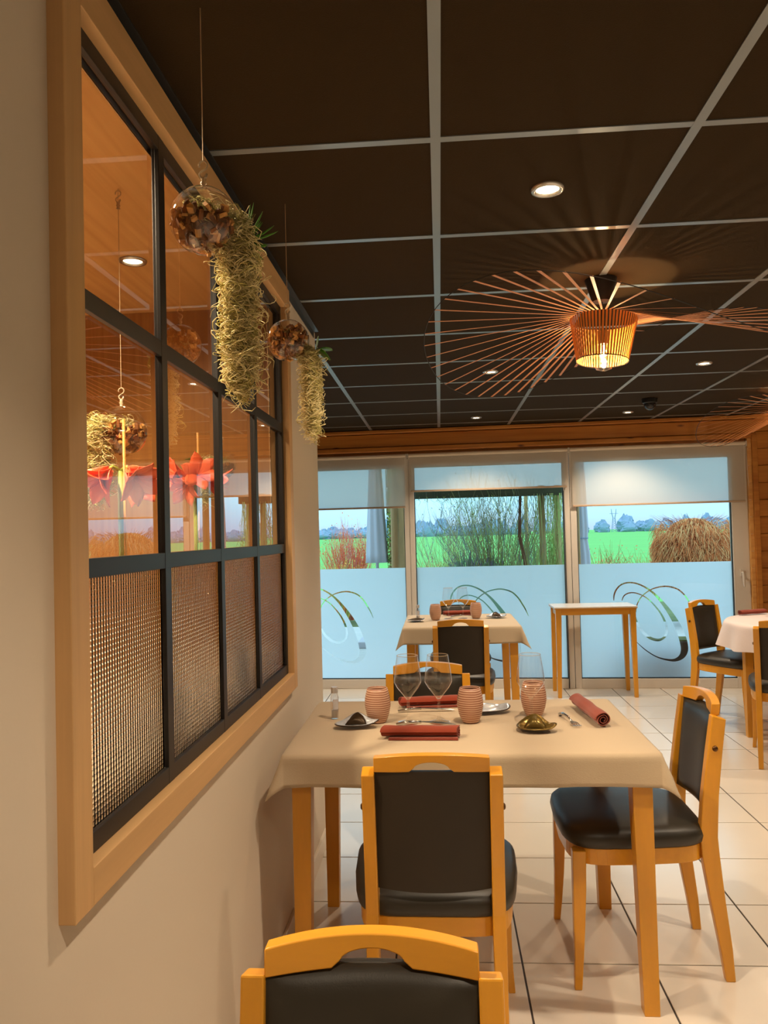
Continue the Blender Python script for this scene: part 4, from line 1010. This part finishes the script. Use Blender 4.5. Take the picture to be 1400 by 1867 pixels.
for i, (x, y, s, l) in enumerate(((.36, 11.2, .24, 'grey-green lavender mound under the bare shrub, sky side'), (.72, 11.15, .20, 'grey-green lavender mound at the foot of the bare shrub'))):
    r = empty('lavender', (x, y, .55), label=l, cat='plant', group='lavender mounds outside the middle window'); q = random.Random(20+i); mb = MB()
    for _ in range(420):
        a, b = q.uniform(0, 2*pi), q.uniform(.1, 1.2); d = Vector((cos(a)*sin(b), sin(a)*sin(b), cos(b))); L = s*q.uniform(1.3, 2.0); mb.tube([d*s*.3, d*L*.8, d*L+Vector((0, 0, .02))], [.005, .004, .002], 3, mi=0, cap=False)
        if q.random() < .3: mb.tube([d*L, d*L*1.15+Vector((0, 0, .02))], [.005, .004], 3, mi=1, cap=False)
    tag(mb.build('foliage', [m_lav, m_lav2], r, recalc=False), kind='stuff')
    MB().lathe([(s*1.0, -.6), (s*1.15, 0), (s*1.0, s*.7), (.01, s*1.25)], 16).build('mound', m_lav, r, smooth=True)
# pergola
pg = empty('pergola', (.6, 9.8, GZ), label='dark wooden pergola with climbing vines outside the middle window', cat='pergola')
for x, y, rr, m in ((1.655, 11.15, .042, m_pole), (1.43, 11.1, .048, m_pole), (1.30, 11.9, .03, m_pole), (-.42, 11.1, .04, m_pole), (1.42, 8.3, .04, m_pole), (-.48, 8.3, .045, m_pole)):
    MB().tube([(x-.6, y-9.8, 0), (x-.6, y-9.8, 2.05)], [rr, rr*.92], 8).build('post', m, pg, smooth=True)
MB().box(-1.25, 1.15, 1.15, 1.27, 1.905, 2.01).build('beam', m_poled, pg); MB().box(-1.25, 1.15, -1.6, -1.5, 2.30, 2.41).build('beam', m_poled, pg)
MB().tube([(1.14-.6+.0, 1.2, 0), (.60, 1.18, .8), (.50, 1.2, 1.35), (.53, 1.22, 1.95)], [.022, .028, .024, .02], 7).build('vine_stem', m_red, pg, smooth=True)
for k in range(16):
    x = -1.2+.155*k; MB().box(x, x+.05, -2.62, 1.35, 2.42, 2.50).build('shade_rafter', m_poled, pg)  # roof out of view, added to shade the middle window
vm = MB(); q = random.Random(31)
for _ in range(4200):  # unseen vine roof, packed dense to shade the frosted film
    x = q.uniform(-1.2, 1.15); y = q.uniform(-2.5, 1.3); L = q.uniform(.1, .4); s = Vector((x, y, 2.42)); vm.tube([s, s+Vector((q.uniform(-.1, .1), q.uniform(-.1, .1), .06)), s+Vector((q.uniform(-.3, .3), q.uniform(-.2, .2), .1))], [.014, .012, .006], 3, mi=q.randrange(2), cap=False)
for _ in range(150):
    if q.random() < .5: x = q.choice((.80, .95, 1.05))+q.uniform(-.07, .07)
    else: x = q.uniform(-1.1, 1.1)
    L = q.uniform(.1, 1.3) if x > .7 else q.uniform(.04, .14); s = Vector((x, q.uniform(1.1, 1.35), 1.93)); vm.tube([s, s+Vector((q.uniform(-.05, .05), 0, -L*.5)), s+Vector((q.uniform(-.08, .08), 0, -L))], [.0035, .003, .0015], 3, mi=q.choice((0, 1)), cap=False)
tag(vm.build('climbing_and_shade_vines', [m_tw1, m_tw3], pg, recalc=False), kind='stuff')
# trunk with ivy and post outside the first window
tk = empty('ivy_trunk', (-.600, 10.0, GZ), label='ivy-covered tree trunk beside the closed umbrella outside the first window', cat='tree')
MB().tube([(0, 0, 0), (.01, 0, 1.2), (-.01, 0, 2.6)], [.075, .062, .06], 12).build('trunk', m_pole, tk, smooth=True)
iv = MB(); q = random.Random(41)
for _ in range(1500):
    a = q.uniform(0, 2*pi); z = q.uniform(.6, 2.4); c = Vector((.075*cos(a), .075*sin(a), z)); s = q.uniform(.012, .03); u1_ = Vector((-sin(a), cos(a), q.uniform(-1, 1))).normalized(); iv.add([c-u1_*s, c+Vector((cos(a), sin(a), 0))*.008-Vector((0, 0, s*.6)), c+u1_*s, c+Vector((cos(a), sin(a), 0))*.01+Vector((0, 0, s*.6))], [(0, 1, 2, 3)], q.randrange(3))
tag(iv.build('ivy', [m_tw3, m_leafd, m_tw1], tk, recalc=False), kind='stuff')
tag(MB().box(-.04, .04, -.04, .04, 0, 2.5).build('garden_post', m_pole, loc=(-.490, 10.0, GZ)), 'square wooden garden post beside the ivy-covered trunk', 'post')
# closed umbrellas
def umbrella(x, y, zb, rb, label, tie):
    r = empty('closed_umbrella', (x, y, GZ), label=label, cat='umbrella', group='closed grey garden umbrellas')
    MB().tube([(0, 0, 0), (0, 0, 2.9)], .02, 10).build('pole', m_grey, r, smooth=True)
    n = 40; rings = []; H = 2.75
    for j in range(16):
        z = zb+(H-zb)*j/15; t = j/15; rr = rb*(1-.62*t)*(1+.0*t)
        if tie: rr *= 1-.22*math.exp(-((z-tie)/.05)**2)
        rings.append([(rr*(1+.10*sin(i*2*pi/n*8+t*2))*cos(2*pi*i/n), rr*(1+.10*sin(i*2*pi/n*8+t*2))*sin(2*pi*i/n), z) for i in range(n)])
    MB().loft(rings).build('canopy', m_grey, r, smooth=True)
    if tie: MB().tube([(rb*.72*cos(2*pi*k/20), rb*.72*sin(2*pi*k/20), tie) for k in range(21)], .008, 6).build('tie_strap', m_far, r)
    MB().box(-.25, .25, -.25, .25, .0, .08).build('base', m_grey, r, bevel=.01)
umbrella(-.815, 10.0, 1.06, .135, 'closed grey umbrella outside the first window, left of the ivy trunk', 0)
umbrella(1.745, 9.9, .55, .125, 'closed grey umbrella tied with a strap, at the edge of the last window', 1.31)
# dark planters pressed near the glass
def planter(x, y, w_, h, label):
    r = empty('garden_planter', (x, y, GZ), TH, label=label, cat='planter', group='dark planters close to the glass')
    MB().box(-w_/2, w_/2, -.14, .14, 0, h).build('box', pm('dark_planter', (52, 48, 46), .7), r, bevel=.01)
    MB().box(-w_/2+.02, w_/2-.02, -.12, .12, h, h+.01).build('soil', m_soil, r)
planter(1.90, 7.16, .62, .42, 'low dark planter blurred behind the frosted film of the last window')
planter(.42, 7.22, .26, .40, 'small dark planter blurred behind the frosted film of the middle window')
